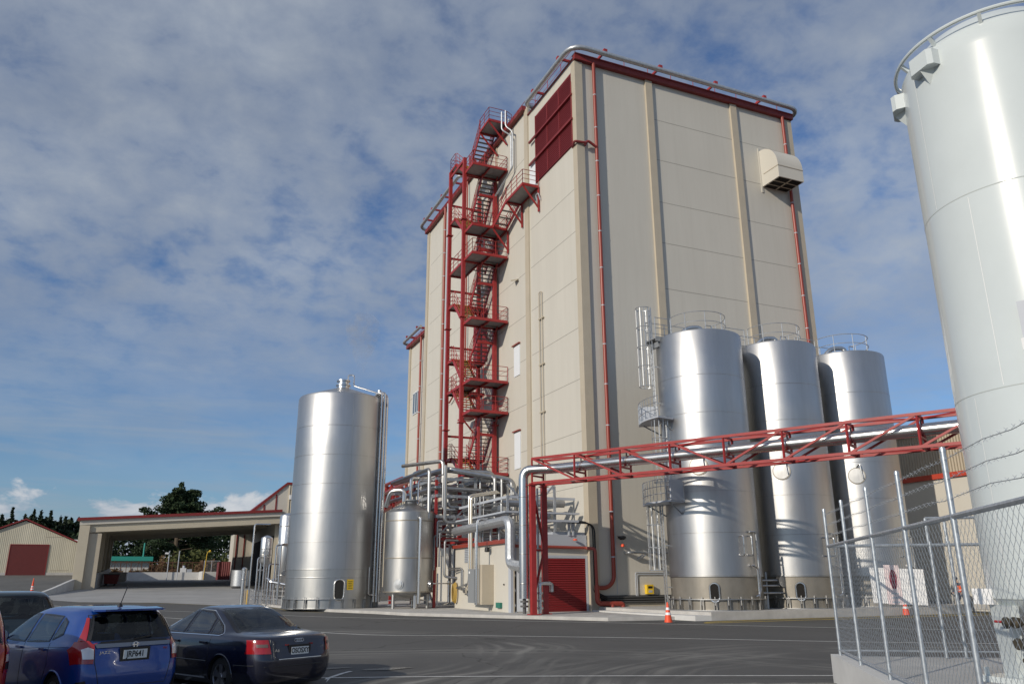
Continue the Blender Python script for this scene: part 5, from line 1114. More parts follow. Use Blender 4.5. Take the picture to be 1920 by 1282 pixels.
# ============================================================ compound with the white vessel
FB = Vector((-11.2, -28.65, .5)); FD = Vector((-.582, -.814, 0)).normalized(); GD = Vector((.83, -.56, 0)).normalized()
o = MB(); p = FB - FD * .25 - GD * .12
quad = [p, p + FD * 16, p + FD * 16 + GD * .3, p + GD * .3]
o.prism([(v.x, v.y) for v in quad], -.1, .52); struct(o.build('compound_kerb', CONCW))
q = [p + GD * .3, p + GD * 14, p + GD * 14 + FD * 16, p + GD * .3 + FD * 16]
struct(MB().prism([(v.x, v.y) for v in q], -.1, .49).build('compound_slab', CONC))
def chain(mb, A, d, L_, z0, z1, pitch=.055, r=.0019):
    "woven diamond netting: zig-zag wires side by side"
    n_ = int(L_ / pitch); m_ = int((z1 - z0) / (pitch * 1.15)); nrm = Vector((-d.y, d.x, 0)); side = nrm * r; dz = pitch * 1.15
    for k in range(n_):
        i0 = len(mb.v)
        for j in range(m_ + 1):
            p_ = A + d * (pitch * (k + (.5 if (j + k) % 2 else -.5) * 1.06 + .5)); z = z0 + dz * j; w_ = r * (1 if j % 2 else -1) * 1.0
            c_ = Vector((p_.x, p_.y, z)) + nrm * w_
            mb.v += [c_ + d * r, c_ - d * r * .5 + nrm * r, c_ - d * r * .5 - nrm * r]
        for j in range(m_):
            b0 = i0 + 3 * j
            for s_ in range(3): mb.f.append((b0 + s_, b0 + (s_ + 1) % 3, b0 + 3 + (s_ + 1) % 3, b0 + 3 + s_)); mb.sm.append(True); mb.mi.append(0)
WIRE = mat('netting_wire', (.34, .38, .42), .45, .5)
def fence(name, label, A, d, posts, L_, wires=True, low=None):
    t = thing(name, label, 'fence', tuple(A))
    for i, s_ in enumerate(posts):
        p_ = A + d * s_; z0 = .5; b_ = MB(); b_.cyl((p_.x, p_.y, 0), .027, z0, 2.92 if wires else 2.36, 12); b_.rev((p_.x, p_.y, 0), [(.031, 2.9), (.026, 2.94), (0, 2.95)], 12) if wires else None; b_.build('post', GALVP, t)
    b_ = MB(); b_.tube([A + Vector((0, 0, 1.8)), A + d * L_ + Vector((0, 0, 1.8))], .026, 8); b_.build('top_rail', GALVP, t)
    b_ = MB(); b_.tube([A + Vector((0, 0, .1)), A + d * L_ + Vector((0, 0, .1))], .016, 6); b_.build('bottom_wire', GALVP, t)
    m_ = MB(); chain(m_, A + Vector((0, 0, 0)), d, L_, .58, 2.3); m_.build('chain_link', WIRE, t, recalc=False)
    if wires:
        for z in (2.47, 2.65, 2.83):
            w_ = MB(); n_ = int(L_ / .6); P = [A + d * (L_ * k / n_) + Vector((0, 0, z - .5 + .018 * math.sin(k * 2.1))) for k in range(n_ + 1)]
            w_.tube(P, .0035, 4)
            k = .1
            while k < L_:
                p_ = A + d * k + Vector((0, 0, z - .5)); nr = Vector((-d.y, d.x, 0)); w_.tube([p_ - nr * .016 - Vector((0, 0, .018)), p_ + nr * .016 + Vector((0, 0, .018))], .0019, 3); w_.tube([p_ + nr * .016 - Vector((0, 0, .018)) + d * .012, p_ - nr * .016 + Vector((0, 0, .018)) + d * .012], .0019, 3); k += .15
            w_.build('barbed_wire', GALV, t)
    return t
near_f = fence('chain_link_fence', 'near chain-link fence with leaning rows of barbed wire along the concrete kerb', FB, FD, (0, 1.66, 3.5, 5.2, 6.95, 9.9, 11.7, 13.4, 15.2), 15.4)
far_f = fence('chain_link_fence', 'far side of the chain-link compound, running away from the corner post', FB + FD * .05, GD, (1.65, 1.95, 4.4), 6.5, False)
b = MB()
for s_ in (1.65, 1.95): p_ = FB + GD * s_; b.tube([(p_.x, p_.y, 2.3), (p_.x, p_.y, 2.75)], .026, 8)
b.tube([FB + GD * 1.65 + Vector((0, 0, 2.25)), FB + GD * 5 + Vector((0, 0, 2.25))], .024, 8); b.build('gate_frame', GALVP, far_f)
# white board hung on the far fence, printed side with red ring
sb = thing('notice_board', 'white board with a red oval sign hung on the far chain-link fence', 'sign', tuple(FB + GD * .9 + Vector((0, 0, 1.2))))
A = FB + GD * .62 + FD * .06; B_ = FB + GD * 1.48 + FD * .06
nrm = FD * .012
b = MB(); b.ext([A + Vector((0, 0, .86)), B_ + Vector((0, 0, .82)), B_ + Vector((0, 0, 1.40)), A + Vector((0, 0, 1.44))], nrm); b.build('board', WHITE, sb)
C_ = A.lerp(B_, .42) + nrm * 1.3; gdx = (B_ - A).normalized()
b = MB(); b.ext([C_ - gdx * .13 + Vector((0, 0, .84)), C_ + gdx * .11 + Vector((0, 0, .83)), C_ + gdx * .11 + Vector((0, 0, 1.47)), C_ - gdx * .13 + Vector((0, 0, 1.48))], nrm * .2); b.build('sign_plate', mat('pale_pink_plate', (.75, .62, .62), .5), sb)
E_ = C_ + nrm * .5
b = MB(); b.add([E_ + gdx * (.06 * math.cos(a)) + Vector((0, 0, 1.24 + .16 * math.sin(a))) for a in [2 * math.pi * k / 28 for k in range(28)]], [tuple(range(28))]); b.build('red_oval', mat('sign_red', (.25, .02, .045), .5), sb)
b = MB()
for zz in (.86, .93, 1.0): b.add([E_ + gdx * -.06 + Vector((0, 0, zz)), E_ + gdx * .06 + Vector((0, 0, zz)), E_ + gdx * .06 + Vector((0, 0, zz + .025)), E_ + gdx * -.06 + Vector((0, 0, zz + .025))], [(0, 1, 2, 3)])
b.build('faint_print', GREYL, sb)
# white cryogenic vessel
vs_ = thing('white_vessel', 'tall white painted pressure vessel on legs inside the wire fence', 'vessel', (-10.73, -32.78, .5)); c = (-10.73, -32.78); r_ = 1.30
MB().rev((*c, 0), [(.3, 1.12), (.8, 1.2), (1.15, 1.34), (r_, 1.5), (r_, 4), (r_, 7), (r_, 9.2), (r_, 9.42), (r_ - .05, 9.52), (1.0, 9.8), (.4, 9.95), (0, 9.98)], 160).build('shell', WHITEP, vs_)
s = MB()
for z in (1.5, 4.15, 6.95): s.rev((*c, 0), [(r_ + .001, z - .008), (r_ + .004, z), (r_ + .001, z + .008)], 160, cap=False)
s.build('weld_seam', mat('weld_grey', (.46, .50, .49), .4), vs_)  # ring seams in a slightly darker grey than the shell paint
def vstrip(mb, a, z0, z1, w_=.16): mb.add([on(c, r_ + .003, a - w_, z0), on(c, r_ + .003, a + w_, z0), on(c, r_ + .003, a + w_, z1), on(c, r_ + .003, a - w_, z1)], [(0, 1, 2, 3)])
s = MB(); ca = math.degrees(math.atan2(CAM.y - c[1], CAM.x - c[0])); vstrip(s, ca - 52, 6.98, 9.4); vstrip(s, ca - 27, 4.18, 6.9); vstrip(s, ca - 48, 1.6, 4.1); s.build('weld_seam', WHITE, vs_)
s = MB(); s.tube(arc(c, r_ + .06, 0, 360, 9.62, 96), .03, 8, closed=False)
for k in range(12): s.bar(on(c, r_ - .06, k * 30, 9.48), on(c, r_ + .06, k * 30, 9.62), .05)
s.build('top_ring', WHITEP, vs_)
def hood2(a, z):
    h = MB(); e = Vector(on((0, 0), 1, a, 0)); t_ = Vector((-e.y, e.x, 0)); o_ = Vector((*c, z)) + e * (r_ - .06)
    prof = [(-.22, .0), (-.22, .17), (-.16, .23), (.16, .23), (.22, .17), (.22, 0)]
    h.ext([o_ + t_ * u + e * v for u, v in prof], (0, 0, .26)); k_ = h.build('vent_box', WHITEP, vs_)
    g = MB(); u0 = o_ + e * .10 + t_ * -.224; g.add([u0 + e * -.03 + Vector((0, 0, .04)), u0 + e * .07 + Vector((0, 0, .04)), u0 + e * .07 + Vector((0, 0, .22)), u0 + e * -.03 + Vector((0, 0, .22))], [(0, 1, 2, 3)]); g.build('vent_screen', GREYL, k_)
    w2 = MB(); w2.add([o_ + t_ * -.17, o_ + t_ * .17, o_ + e * .22, Vector((*c, z - .22)) + e * r_], [(0, 1, 2), (0, 2, 3), (1, 3, 2)]); w2.build('vent_gusset', WHITEP, k_)
hood2(ca - 84, 9.05); hood2(ca - 38, 9.12)
for a in (ca - 62, ca + 30, ca + 150, ca - 160):
    g = MB(); e = Vector(on((0, 0), 1, a, 0)); t_ = Vector((-e.y, e.x, 0)); o_ = Vector((*c, 0))
    g.ext([o_ + e * (r_ - .02) - t_ * .3 + Vector((0, 0, 1.42)), o_ + e * (r_ - .02) + t_ * .3 + Vector((0, 0, 1.42)), o_ + e * (r_ - .02) + t_ * .18 + Vector((0, 0, .56)), o_ + e * (r_ - .02) - t_ * .18 + Vector((0, 0, .56))], e * -.1)
    g.box(o_.x + e.x * (r_ - .1) - .32, o_.y + e.y * (r_ - .1) - .32, .49, o_.x + e.x * (r_ - .1) + .32, o_.y + e.y * (r_ - .1) + .32, .56)
    for sx_ in (-1, 1): g.cyl((o_.x + e.x * (r_ - .1) + .24 * sx_, o_.y + e.y * (r_ - .1) - .24 * sx_, 0), .03, .56, .66, 8)
    g.build('leg', WHITEP, vs_)
g = MB(); e = Vector(on((0, 0), 1, ca - 75, 0)); o_ = Vector((*c, 0)) + e * (r_ + .02); g.box(o_.x - .12, o_.y - .16, 1.42, o_.x + .16, o_.y + .12, 1.62); g.build('junction_box', WHITE, vs_)
# riser cladding and looping hoses on the near side
for k, a in enumerate((ca - 9, ca - 3, ca + 3)):
    e = Vector(on((0, 0), 1, a, 0)); o_ = Vector((*c, 0)) + e * (r_ + .09); t_ = Vector((-e.y, e.x, 0)); top = 5.2 + .12 * k
    MB().bar(o_ + Vector((0, 0, 1.7)), o_ + Vector((0, 0, top)), .05, .10, t_).build('vaporiser_fin', GREYL, vs_)
    MB().tube([o_ + t_ * .1 + Vector((0, 0, 1.7)), o_ + t_ * .1 + Vector((0, 0, top + .12)), o_ + t_ * .25 + Vector((0, 0, top + .3)), o_ + t_ * .6 + Vector((0, 0, top + .35))], .022, 8, bend=.12).build('riser_pipe', GALV, vs_)
    MB().box(o_.x - .07, o_.y - .09, top - .65, o_.x + .07, o_.y + .05, top - .5).build('clamp_block', WHITE, vs_)
vm = MB()
for k, z in enumerate((1.22, .98, .78)):
    e = Vector(on((0, 0), 1, ca - 44 + 5 * k, 0)); t_ = Vector((-e.y, e.x, 0)); o_ = Vector((*c, z)) + e * (r_ + .04)
    vm.tube([o_ - t_ * .22, o_ + t_ * .5], .028, 8); q_ = e.to_track_quat('Z', 'Y').to_matrix(); n0 = len(vm.v); vm.rev((0, 0, 0), [(0, -.02), (.06, -.02), (.07, .05), (.03, .07), (.02, .14), (.07, .15), (.07, .17), (0, .17)], 14); vm.v[n0:] = [q_ @ v + o_ for v in vm.v[n0:]]
    n0 = len(vm.v); vm.rev((0, 0, 0), [(.1, -.03), (.1, .0)], 14); vm.v[n0:] = [q_ @ v + o_ + t_ * .22 for v in vm.v[n0:]]
vm.tube([Vector(on(c, 1.2, ca - 30, 1.4)), Vector(on(c, 1.36, ca - 32, 1.25)), Vector(on(c, 1.36, ca - 34, .95))], .035, 8); vm.build('valve_manifold', mat('brass_dark', (.10, .085, .06), .5, .6), vs_)
e = Vector(on((0, 0), 1, ca - 52, 0)); t_ = Vector((-e.y, e.x, 0)); o_ = Vector((*c, 1.22)) + e * (r_ + .1); MB().tube([o_ - t_ * .15, o_ + t_ * .06], .016, 8).build('red_handle', mat('handle_red', (.35, .02, .02), .4), vs_)

# ============================================================ worker walking on the far road
def skin_body(name, nodes, edges, radii, parent, mats, matf, sub=2):
    me = bpy.data.meshes.new(name); me.from_pydata(nodes, edges, []); o_ = bpy.data.objects.new(name, me); col.objects.link(o_)
    o_.modifiers.new('s', 'SKIN'); me = o_.data
    for i, r in enumerate(radii): me.skin_vertices[0].data[i].radius = r if isinstance(r, tuple) else (r, r)
    me.skin_vertices[0].data[0].use_root = True
    mo_ = o_.modifiers.new('u', 'SUBSURF'); mo_.levels = sub; mo_.render_levels = sub
    m2 = applied(o_); bpy.data.objects.remove(o_)
    for x in mats: m2.materials.append(x)
    for p_ in m2.polygons: p_.use_smooth = True; p_.material_index = matf(p_.center)
    o2 = bpy.data.objects.new(name, m2); col.objects.link(o2); o2.parent = parent; return o2
wx, wy, wz = 19.15, -7.45, .02
wk_ = thing('person', 'worker in an orange vest and dark trousers bent forward mid-stride on the far road', 'person', (wx, wy, wz))
# local frame: walks toward -X (left in the photograph)
nodes = [(0, 0, .92), (-.04, 0, 1.1), (-.12, 0, 1.32), (-.18, 0, 1.47), (-.24, 0, 1.56), (-.29, 0, 1.66), (-.29, 0, 1.76),
         (0, .1, .88), (-.18, .1, .5), (-.22, .1, .09), (-.36, .1, .04), (0, -.1, .88), (.1, -.1, .5), (.32, -.1, .16), (.24, -.1, .05),
         (-.16, .2, 1.42), (-.22, .24, 1.16), (-.36, .22, .98), (-.40, .22, .9), (-.16, -.2, 1.42), (-.16, -.25, 1.15), (-.30, -.24, .95), (-.34, -.24, .88)]
edges = [(0, 1), (1, 2), (2, 3), (3, 4), (4, 5), (5, 6), (0, 7), (7, 8), (8, 9), (9, 10), (0, 11), (11, 12), (12, 13), (13, 14), (3, 15), (15, 16), (16, 17), (17, 18), (3, 19), (19, 20), (20, 21), (21, 22)]
radii = [(.15, .12), (.14, .12), (.17, .13), (.12, .1), .055, .09, .075, .1, .065, .045, .045, .1, .065, .045, .045, .06, .05, .035, .04, .06, .05, .035, .04]
hz = lambda c_: (0 if (c_.z > 1.5 or (c_.z < 1.0 and c_.x < -.27 and abs(c_.y) > .17)) else 1 if c_.z < .98 and abs(c_.y) < .2 else 2)
body = skin_body('body', nodes, edges, radii, wk_, [SKIN, NAVY, mat('dark_shirt', (.05, .06, .09), .9)], hz)
vest = skin_body('vest', [(-.02, 0, .98), (-.05, 0, 1.12), (-.12, 0, 1.32), (-.16, 0, 1.44)], [(0, 1), (1, 2), (2, 3)], [(.18, .15), (.18, .15), (.21, .16), (.18, .12)], wk_, [ORANGEV, REFL], lambda c_: 1 if abs(c_.z - 1.12) < .03 else 0)
b = MB(); b.rev((wx - .30, wy, wz + 1.71), [(.115, -.02), (.115, .03), (.09, .1), (.04, .13), (0, .135)], 16); b.build('cap', NAVY, wk_)
o = MB(); o.bar((wx - .58, wy + .2, wz + .98), (wx - .25, wy + .24, wz + .8), .05, .07); lab(o.build('hand_tool', TREAD, loc=(wx - .4, wy + .2, wz + .9)), 'dark tool held low in the hand of the orange-vested worker', 'tool')
# ============================================================ steam over the big tank
sm = MB(); sm.rev((-10.4, 13.2, 15.3), [(.15, 0), (.5, 1.2), (1.1, 2.6), (1.3, 3.8), (.6, 4.6)], 20); so2 = sm.build('steam', bpy.data.materials.new('steam_volume'), loc=(-10.4, 13.2, 15.3))
sm_ = so2.data.materials[0]; sm_.use_nodes = True; t = sm_.node_tree; t.nodes.clear(); ou = t.nodes.new('ShaderNodeOutputMaterial'); pv = t.nodes.new('ShaderNodeVolumePrincipled'); pv.inputs['Color'].default_value = (.95, .93, .9, 1)
g_ = t.nodes.new('ShaderNodeTexCoord'); nz_ = noise(t, g_.outputs['Object'], 1.3, 4, .6, .5); dn = mth(t, 'MULTIPLY', ramp(t, nz_, [(.45, 0.0), (.7, 1.0)]), .45); t.links.new(dn, pv.inputs['Density']); t.links.new(pv.outputs[0], ou.inputs['Volume'])
tag(so2, 'faint wisp of steam drifting from the vent of the big round tank', 'steam', kind='stuff')
# ============================================================ cars
def paint(name, c, flake=0.3, rough=.28):
    m = bpy.data.materials.new(name); m.use_nodes = True; b = m.node_tree.nodes['Principled BSDF']; b.inputs['Base Color'].default_value = (*c, 1); b.inputs['Metallic'].default_value = flake
    b.inputs['Roughness'].default_value = rough; b.inputs['Coat Weight'].default_value = 1.0; b.inputs['Coat Roughness'].default_value = .03; MATS[name] = m; return m
def glassm(name, tint, alpha):
    m = bpy.data.materials.new(name); m.use_nodes = True; t = m.node_tree; t.nodes.clear(); o = t.nodes.new('ShaderNodeOutputMaterial')
    tr = t.nodes.new('ShaderNodeBsdfTransparent'); tr.inputs[0].default_value = (*tint, 1); gl = t.nodes.new('ShaderNodeBsdfGlossy'); gl.inputs['Roughness'].default_value = .02
    fr = t.nodes.new('ShaderNodeFresnel'); fr.inputs[0].default_value = 1.6; mx = t.nodes.new('ShaderNodeMixShader')
    t.links.new(mth(t, 'MULTIPLY_ADD', fr.outputs[0], .8, alpha, clamp=True), mx.inputs[0]); t.links.new(tr.outputs[0], mx.inputs[1]); t.links.new(gl.outputs[0], mx.inputs[2]); t.links.new(mx.outputs[0], o.inputs[0]); MATS[name] = m; return m
GLASS = glassm('car_glass', (.82, .88, .86), .02); GLASSS = glassm('side_glass', (.70, .78, .76), .14)
GLASSD = glassm('dark_car_glass', (.62, .70, .68), .0)
LENSR = paint('red_lens', (.28, .008, .010), 0, .12); LENSW = paint('clear_lens', (.62, .60, .60), .2, .15); LENSO = paint('orange_lens', (.55, .14, .02), 0, .15)
SEAL = mat('black_trim', (.010, .010, .012), .35)
def interp(tab, z):
    "monotone cubic through the table rows [z, ...]"
    n = len(tab)
    if z <= tab[0][0]: return tab[0][1:]
    if z >= tab[-1][0]: return tab[-1][1:]
    for i in range(n - 1):
        if z <= tab[i + 1][0]: break
    out = []; h = tab[i + 1][0] - tab[i][0]; t = (z - tab[i][0]) / h
    for k in range(1, len(tab[0])):
        def sl(j):
            if j <= 0 or j >= n - 1: return 0 if n < 3 else ((tab[1][k] - tab[0][k]) / (tab[1][0] - tab[0][0]) if j <= 0 else (tab[-1][k] - tab[-2][k]) / (tab[-1][0] - tab[-2][0]))
            a = (tab[j][k] - tab[j - 1][k]) / (tab[j][0] - tab[j - 1][0]); b = (tab[j + 1][k] - tab[j][k]) / (tab[j + 1][0] - tab[j][0])
            return 0 if a * b <= 0 else 2 * a * b / (a + b)
        y0, y1, m0, m1 = tab[i][k], tab[i + 1][k], sl(i) * h, sl(i + 1) * h
        out.append((2 * t ** 3 - 3 * t * t + 1) * y0 + (t ** 3 - 2 * t * t + t) * m0 + (-2 * t ** 3 + 3 * t * t) * y1 + (t ** 3 - t * t) * m1)
    return out
class Car:
    "body described by stacked outlines: z, half width, rear y, front y, squareness; patches ride on the same surface"
    def __init__(s, name, label, group, tab, pm, win, rearwin, frontwin, wheels, wr, hatch=True):
        s.tab = tab; s.t = thing(name, label, 'car', (0, 0, 0), group); s.pm = pm
        z0, z1 = tab[0][0], tab[-1][0]; zs = []; z = z0
        while z < z1 - .001: zs.append(z); z += .02 if z < z1 - .06 else .006
        zs.append(z1); n = 400; vs = []; fs = []
        base = []
        for k in range(n):      # even spread along a typical outline
            base.append(k / n)
        def outline(z):
            hw, yr, yf, e = interp(tab, z); P = []; m_ = 1200
            pts = []
            for k in range(m_):
                a = 2 * math.pi * k / m_; ca, sa = math.cos(a), math.sin(a)
                pts.append((hw * math.copysign(abs(ca) ** (2 / e), ca), (yf + yr) / 2 + (yf - yr) / 2 * math.copysign(abs(sa) ** (2 / e), sa)))
            L_ = [0]
            for k in range(m_): a, b = pts[k], pts[(k + 1) % m_]; L_.append(L_[-1] + math.hypot(a[0] - b[0], a[1] - b[1]))
            j = 0
            for k in range(n):
                q = L_[-1] * k / n
                while L_[j + 1] < q: j += 1
                u = (q - L_[j]) / max(1e-9, L_[j + 1] - L_[j]); a, b = pts[j], pts[(j + 1) % m_]; P.append((a[0] + (b[0] - a[0]) * u, a[1] + (b[1] - a[1]) * u))
            return P
        for z in zs: vs += [(x, y, z) for x, y in outline(z)]
        def inpoly(u, v, poly):
            c = False
            for (x0, y0), (x1, y1) in zip(poly, poly[1:] + poly[:1]):
                if (y0 > v) != (y1 > v) and u < (x1 - x0) * (v - y0) / (y1 - y0) + x0: c = not c
            return c
        shr = lambda P, k: [(sum(p[0] for p in P) / len(P) + (a - sum(p[0] for p in P) / len(P)) * k, sum(p[1] for p in P) / len(P) + (b - sum(p[1] for p in P) / len(P)) * k) for a, b in P]
        w2 = [shr(w, .95) for w in win]; r2 = shr(rearwin, .95); f2 = shr(frontwin, .95)
        for j in range(len(zs) - 1):
            for k in range(n):
                f = (j * n + k, j * n + (k + 1) % n, (j + 1) * n + (k + 1) % n, (j + 1) * n + k)
                cx_ = sum(vs[i][0] for i in f) / 4; cy_ = sum(vs[i][1] for i in f) / 4; cz_ = (zs[j] + zs[j + 1]) / 2; hw, yr, yf, e = interp(tab, cz_)
                side = abs(cx_) > hw * .80 and abs(cy_ - (yf + yr) / 2) < (yf - yr) / 2 * .97
                if side and any(inpoly(cy_, cz_, w) for w in w2): continue
                if inpoly(cx_, cz_, r2) and cy_ < (yf + yr) / 2 and abs(cx_) < hw * .97: continue
                if inpoly(cx_, cz_, f2) and cy_ > (yf + yr) / 2 and abs(cx_) < hw * .97: continue
                if abs(cx_) > hw * .6 and any(math.hypot(cy_ - wy_, cz_ - wr) < wr * 1.12 for wy_ in wheels): continue
                fs.append(f)
        m_ = MB(); m_.add(vs, fs, True)
        top = len(zs) - 1; m_.f.append(tuple(top * n + k for k in range(n))); m_.sm.append(True); m_.mi.append(0); m_.f.append(tuple(range(n))[::-1]); m_.sm.append(False); m_.mi.append(0)
        s.body = m_.build('body', pm, s.t)
        for w in wheels:
            for sg_ in (-1, 1): s.wheel(w, sg_, wr)
        a_ = MB()
        for w in wheels:
            for sg_ in (-1, 1):
                hw = interp(tab, .5)[0]
                n1 = 20; A_ = [(w + wr * 1.14 * math.cos(R(180 * i / n1)), wr + wr * 1.14 * math.sin(R(180 * i / n1))) for i in range(n1 + 1)]
                for (ya, za), (yb, zb_) in zip(A_, A_[1:]): a_.add([(sg_ * (hw - .02), ya, za), (sg_ * (hw - .02), yb, zb_), (sg_ * (hw - .34), yb, zb_), (sg_ * (hw - .34), ya, za)], [(0, 1, 2, 3)])
                a_.add([(sg_ * (hw - .34), ya, za) for ya, za in A_], [tuple(range(n1 + 1))])
        a_.build('wheel_liner', DARK, s.t)
        l_ = MB()
        for w in wheels:
            for sg_ in (-1, 1):
                pts = []
                for i in range(25): q = 200 * i / 24 - 10; y, z = w + wr * 1.13 * math.cos(R(q)), max(wr + wr * 1.13 * math.sin(R(q)), tab[0][0]); pts.append((sg_ * (s.sx(y, z) + .002), y, z))
                l_.tube(pts, .016, 6)
        [q_.build('arch_lip', pm, s.body) for q_ in l_.islands()]
    def sx(s, y, z):
        hw, yr, yf, e = interp(s.tab, z); t = min(1, abs((y - (yf + yr) / 2) / ((yf - yr) / 2))); return hw * (1 - t ** e) ** (1 / e)
    def ry(s, x, z, front=False):
        hw, yr, yf, e = interp(s.tab, z); t = min(1, abs(x / hw)); d = (yf - yr) / 2 * (1 - t ** e) ** (1 / e); return (yf + yr) / 2 + (d if front else -d)
    def patch(s, where, poly, off, name, m, parent=None, step=.02):
        "skin following the body inside a polygon; where = +1 / -1 side, 'r' rear, 'f' front"
        vs = [p[1] for p in poly]; lo, hi_ = min(vs), max(vs); nz_ = max(2, int((hi_ - lo) / step)); rows = sorted(set([lo + (hi_ - lo) * i / nz_ for i in range(nz_ + 1)] + vs)); K = 14; V = []; F = []
        for v in rows:
            us = []
            for (x0, y0), (x1, y1) in zip(poly, poly[1:] + poly[:1]):
                if min(y0, y1) - 1e-7 <= v <= max(y0, y1) + 1e-7: us += [x0, x1] if abs(y1 - y0) < 1e-7 else [x0 + (x1 - x0) * (v - y0) / (y1 - y0)]
            a, b = min(us), max(us)
            for k in range(K + 1):
                u = a + (b - a) * k / K
                if where in ('r', 'f'): V.append((u, s.ry(u, v, where == 'f') + (off if where == 'f' else -off), v + off * .4))
                else: V.append((where * (s.sx(u, v) + off), u, v + off * .3))
        for j in range(len(rows) - 1):
            for k in range(K): F.append((j * (K + 1) + k, j * (K + 1) + k + 1, (j + 1) * (K + 1) + k + 1, (j + 1) * (K + 1) + k))
        return MB().add(V, F, True).build(name, m, parent or s.t)
    def ring(s, where, poly, off, w, name, m, parent=None):
        cx_ = sum(p[0] for p in poly) / len(poly); cz_ = sum(p[1] for p in poly) / len(poly); V = []; F = []; n = 0
        for (x0, y0), (x1, y1) in zip(poly, poly[1:] + poly[:1]):
            for i in range(8):
                t = i / 8; u, v = x0 + (x1 - x0) * t, y0 + (y1 - y0) * t; L_ = math.hypot(u - cx_, v - cz_)
                for k in (1 + .008 / L_, 1 - w / L_):
                    uu, vv = cx_ + (u - cx_) * k, cz_ + (v - cz_) * k
                    V.append((uu, s.ry(uu, vv, where == 'f') + (off if where == 'f' else -off), vv) if where in ('r', 'f') else (where * (s.sx(uu, vv) + off), uu, vv))
                n += 1
        for i in range(n): F.append((2 * i, 2 * i + 1, 2 * ((i + 1) % n) + 1, 2 * ((i + 1) % n)))
        return MB().add(V, F, True).build(name, m, parent or s.t)
    def line(s, where, pts, r, name, m, parent=None, off=.0):
        P = []
        for (a, b), (c, d) in zip(pts, pts[1:]):
            for i in range(8): t = i / 8; P.append((a + (c - a) * t, b + (d - b) * t))
        P.append(pts[-1]); return MB().tube([(u, s.ry(u, v, where == 'f') + (off if where == 'f' else -off), v) if where in ('r', 'f') else (where * (s.sx(u, v) + off), u, v) for u, v in P], r, 6).build(name, m, parent or s.t)
    def wheel(s, wy_, sg_, wr):
        hw = interp(s.tab, .5)[0]; x0 = sg_ * (hw - .03); m_ = MB(); ir = wr * .66
        m_.rev((x0, wy_, wr), [(ir, 0), (wr * .9, 0), (wr, -sg_ * .03), (wr, -sg_ * .18), (wr * .9, -sg_ * .21), (ir, -sg_ * .21)], 40, axis='x', cap=False); w = m_.build('wheel', RUBBER, s.t)
        m_ = MB(); m_.rev((x0, wy_, wr), [(ir * 1.02, -sg_ * .005), (ir * .94, -sg_ * .02), (ir * .92, -sg_ * .15)], 40, axis='x', cap=False); m_.rev((x0, wy_, wr), [(ir * .25, -sg_ * .02), (ir * .22, -sg_ * .005), (0, -sg_ * .005)], 20, axis='x', cap=False)
        for k in range(5):
            a = R(90 + 72 * k); ca, sa = math.cos(a), math.sin(a); p, q = .2 * ir, .96 * ir; w0, w1 = .17 * ir, .30 * ir
            m_.ext([(x0 - sg_ * .02, wy_ + ca * p - sa * w0, wr + sa * p + ca * w0), (x0 - sg_ * .01, wy_ + ca * q - sa * w1, wr + sa * q + ca * w1), (x0 - sg_ * .01, wy_ + ca * q + sa * w1, wr + sa * q - ca * w1), (x0 - sg_ * .02, wy_ + ca * p + sa * w0, wr + sa * p - ca * w0)], (-sg_ * .03, 0, 0))
        m_.build('rim', ALLOY, w); d = MB(); d.rev((x0, wy_, wr), [(ir * .9, -sg_ * .10), (0, -sg_ * .10)], 24, axis='x', cap=False); d.build('brake_disc', TREAD, w)
    def interior(s, seats, belt, dash_y, wheel_side=1):
        m_ = MB()
        for (x, y, z) in seats:
            m_.box(x - .24, y - .08, belt - .55, x + .24, y + .06, z - .22); m_.box(x - .25, y, belt - .6, x + .25, y + .5, belt - .42)
            hr = MB(); hr.rev((x, y, z - .08), [(0, -.12), (.1, -.11), (.14, -.04), (.14, .06), (.09, .12), (0, .13)], 12); hr.v = [Vector((v.x, y + (v.y - y) * .5, v.z)) for v in hr.v]; m_.add(hr.v, hr.f, True)
        m_.build('seats', SEATM, s.t); m_ = MB(); hw = interp(s.tab, belt)[0] - .05; m_.box(-hw, dash_y, belt - .5, hw, dash_y + .5, belt - .03); m_.box(-hw, -1.2, .25, hw, dash_y + .4, .4); m_.build('dashboard', SEATM, s.t)
        a = MB(); c_ = Vector((.36 * wheel_side, dash_y - .22, belt + .02)); a.tube([c_ + Vector((math.cos(q) * .19, -math.sin(q) * .06, math.sin(q) * .18)) for q in [2 * math.pi * k / 24 for k in range(24)]], .014, 6, closed=True); a.build('steering_wheel', SEATM, s.t)
    def mirror(s, sg_, y, z, m):
        a = MB(); x = sg_ * (s.sx(y, z) + .13); k0 = len(a.v); a.rev((0, 0, 0), [(0, -.07), (.115, -.06), (.13, 0), (.11, .05), (.04, .08), (0, .08)], 14, axis='y'); a.v = [Vector((v.x * 1.0 + x, v.y + y, v.z * .72 + z + .02)) for v in a.v]; o = a.build('door_mirror', m, s.t)
        MB().rev((x, y - .062, z + .02), [(.095, -.012), (0, -.012)], 14, axis='y', cap=False).build('mirror_glass', CHROME, o)
        MB().bar((x, y, z - .03), (sg_ * (s.sx(y, z - .04) - .02), y, z - .05), .05, .03).build('mirror_arm', SEAL, o)
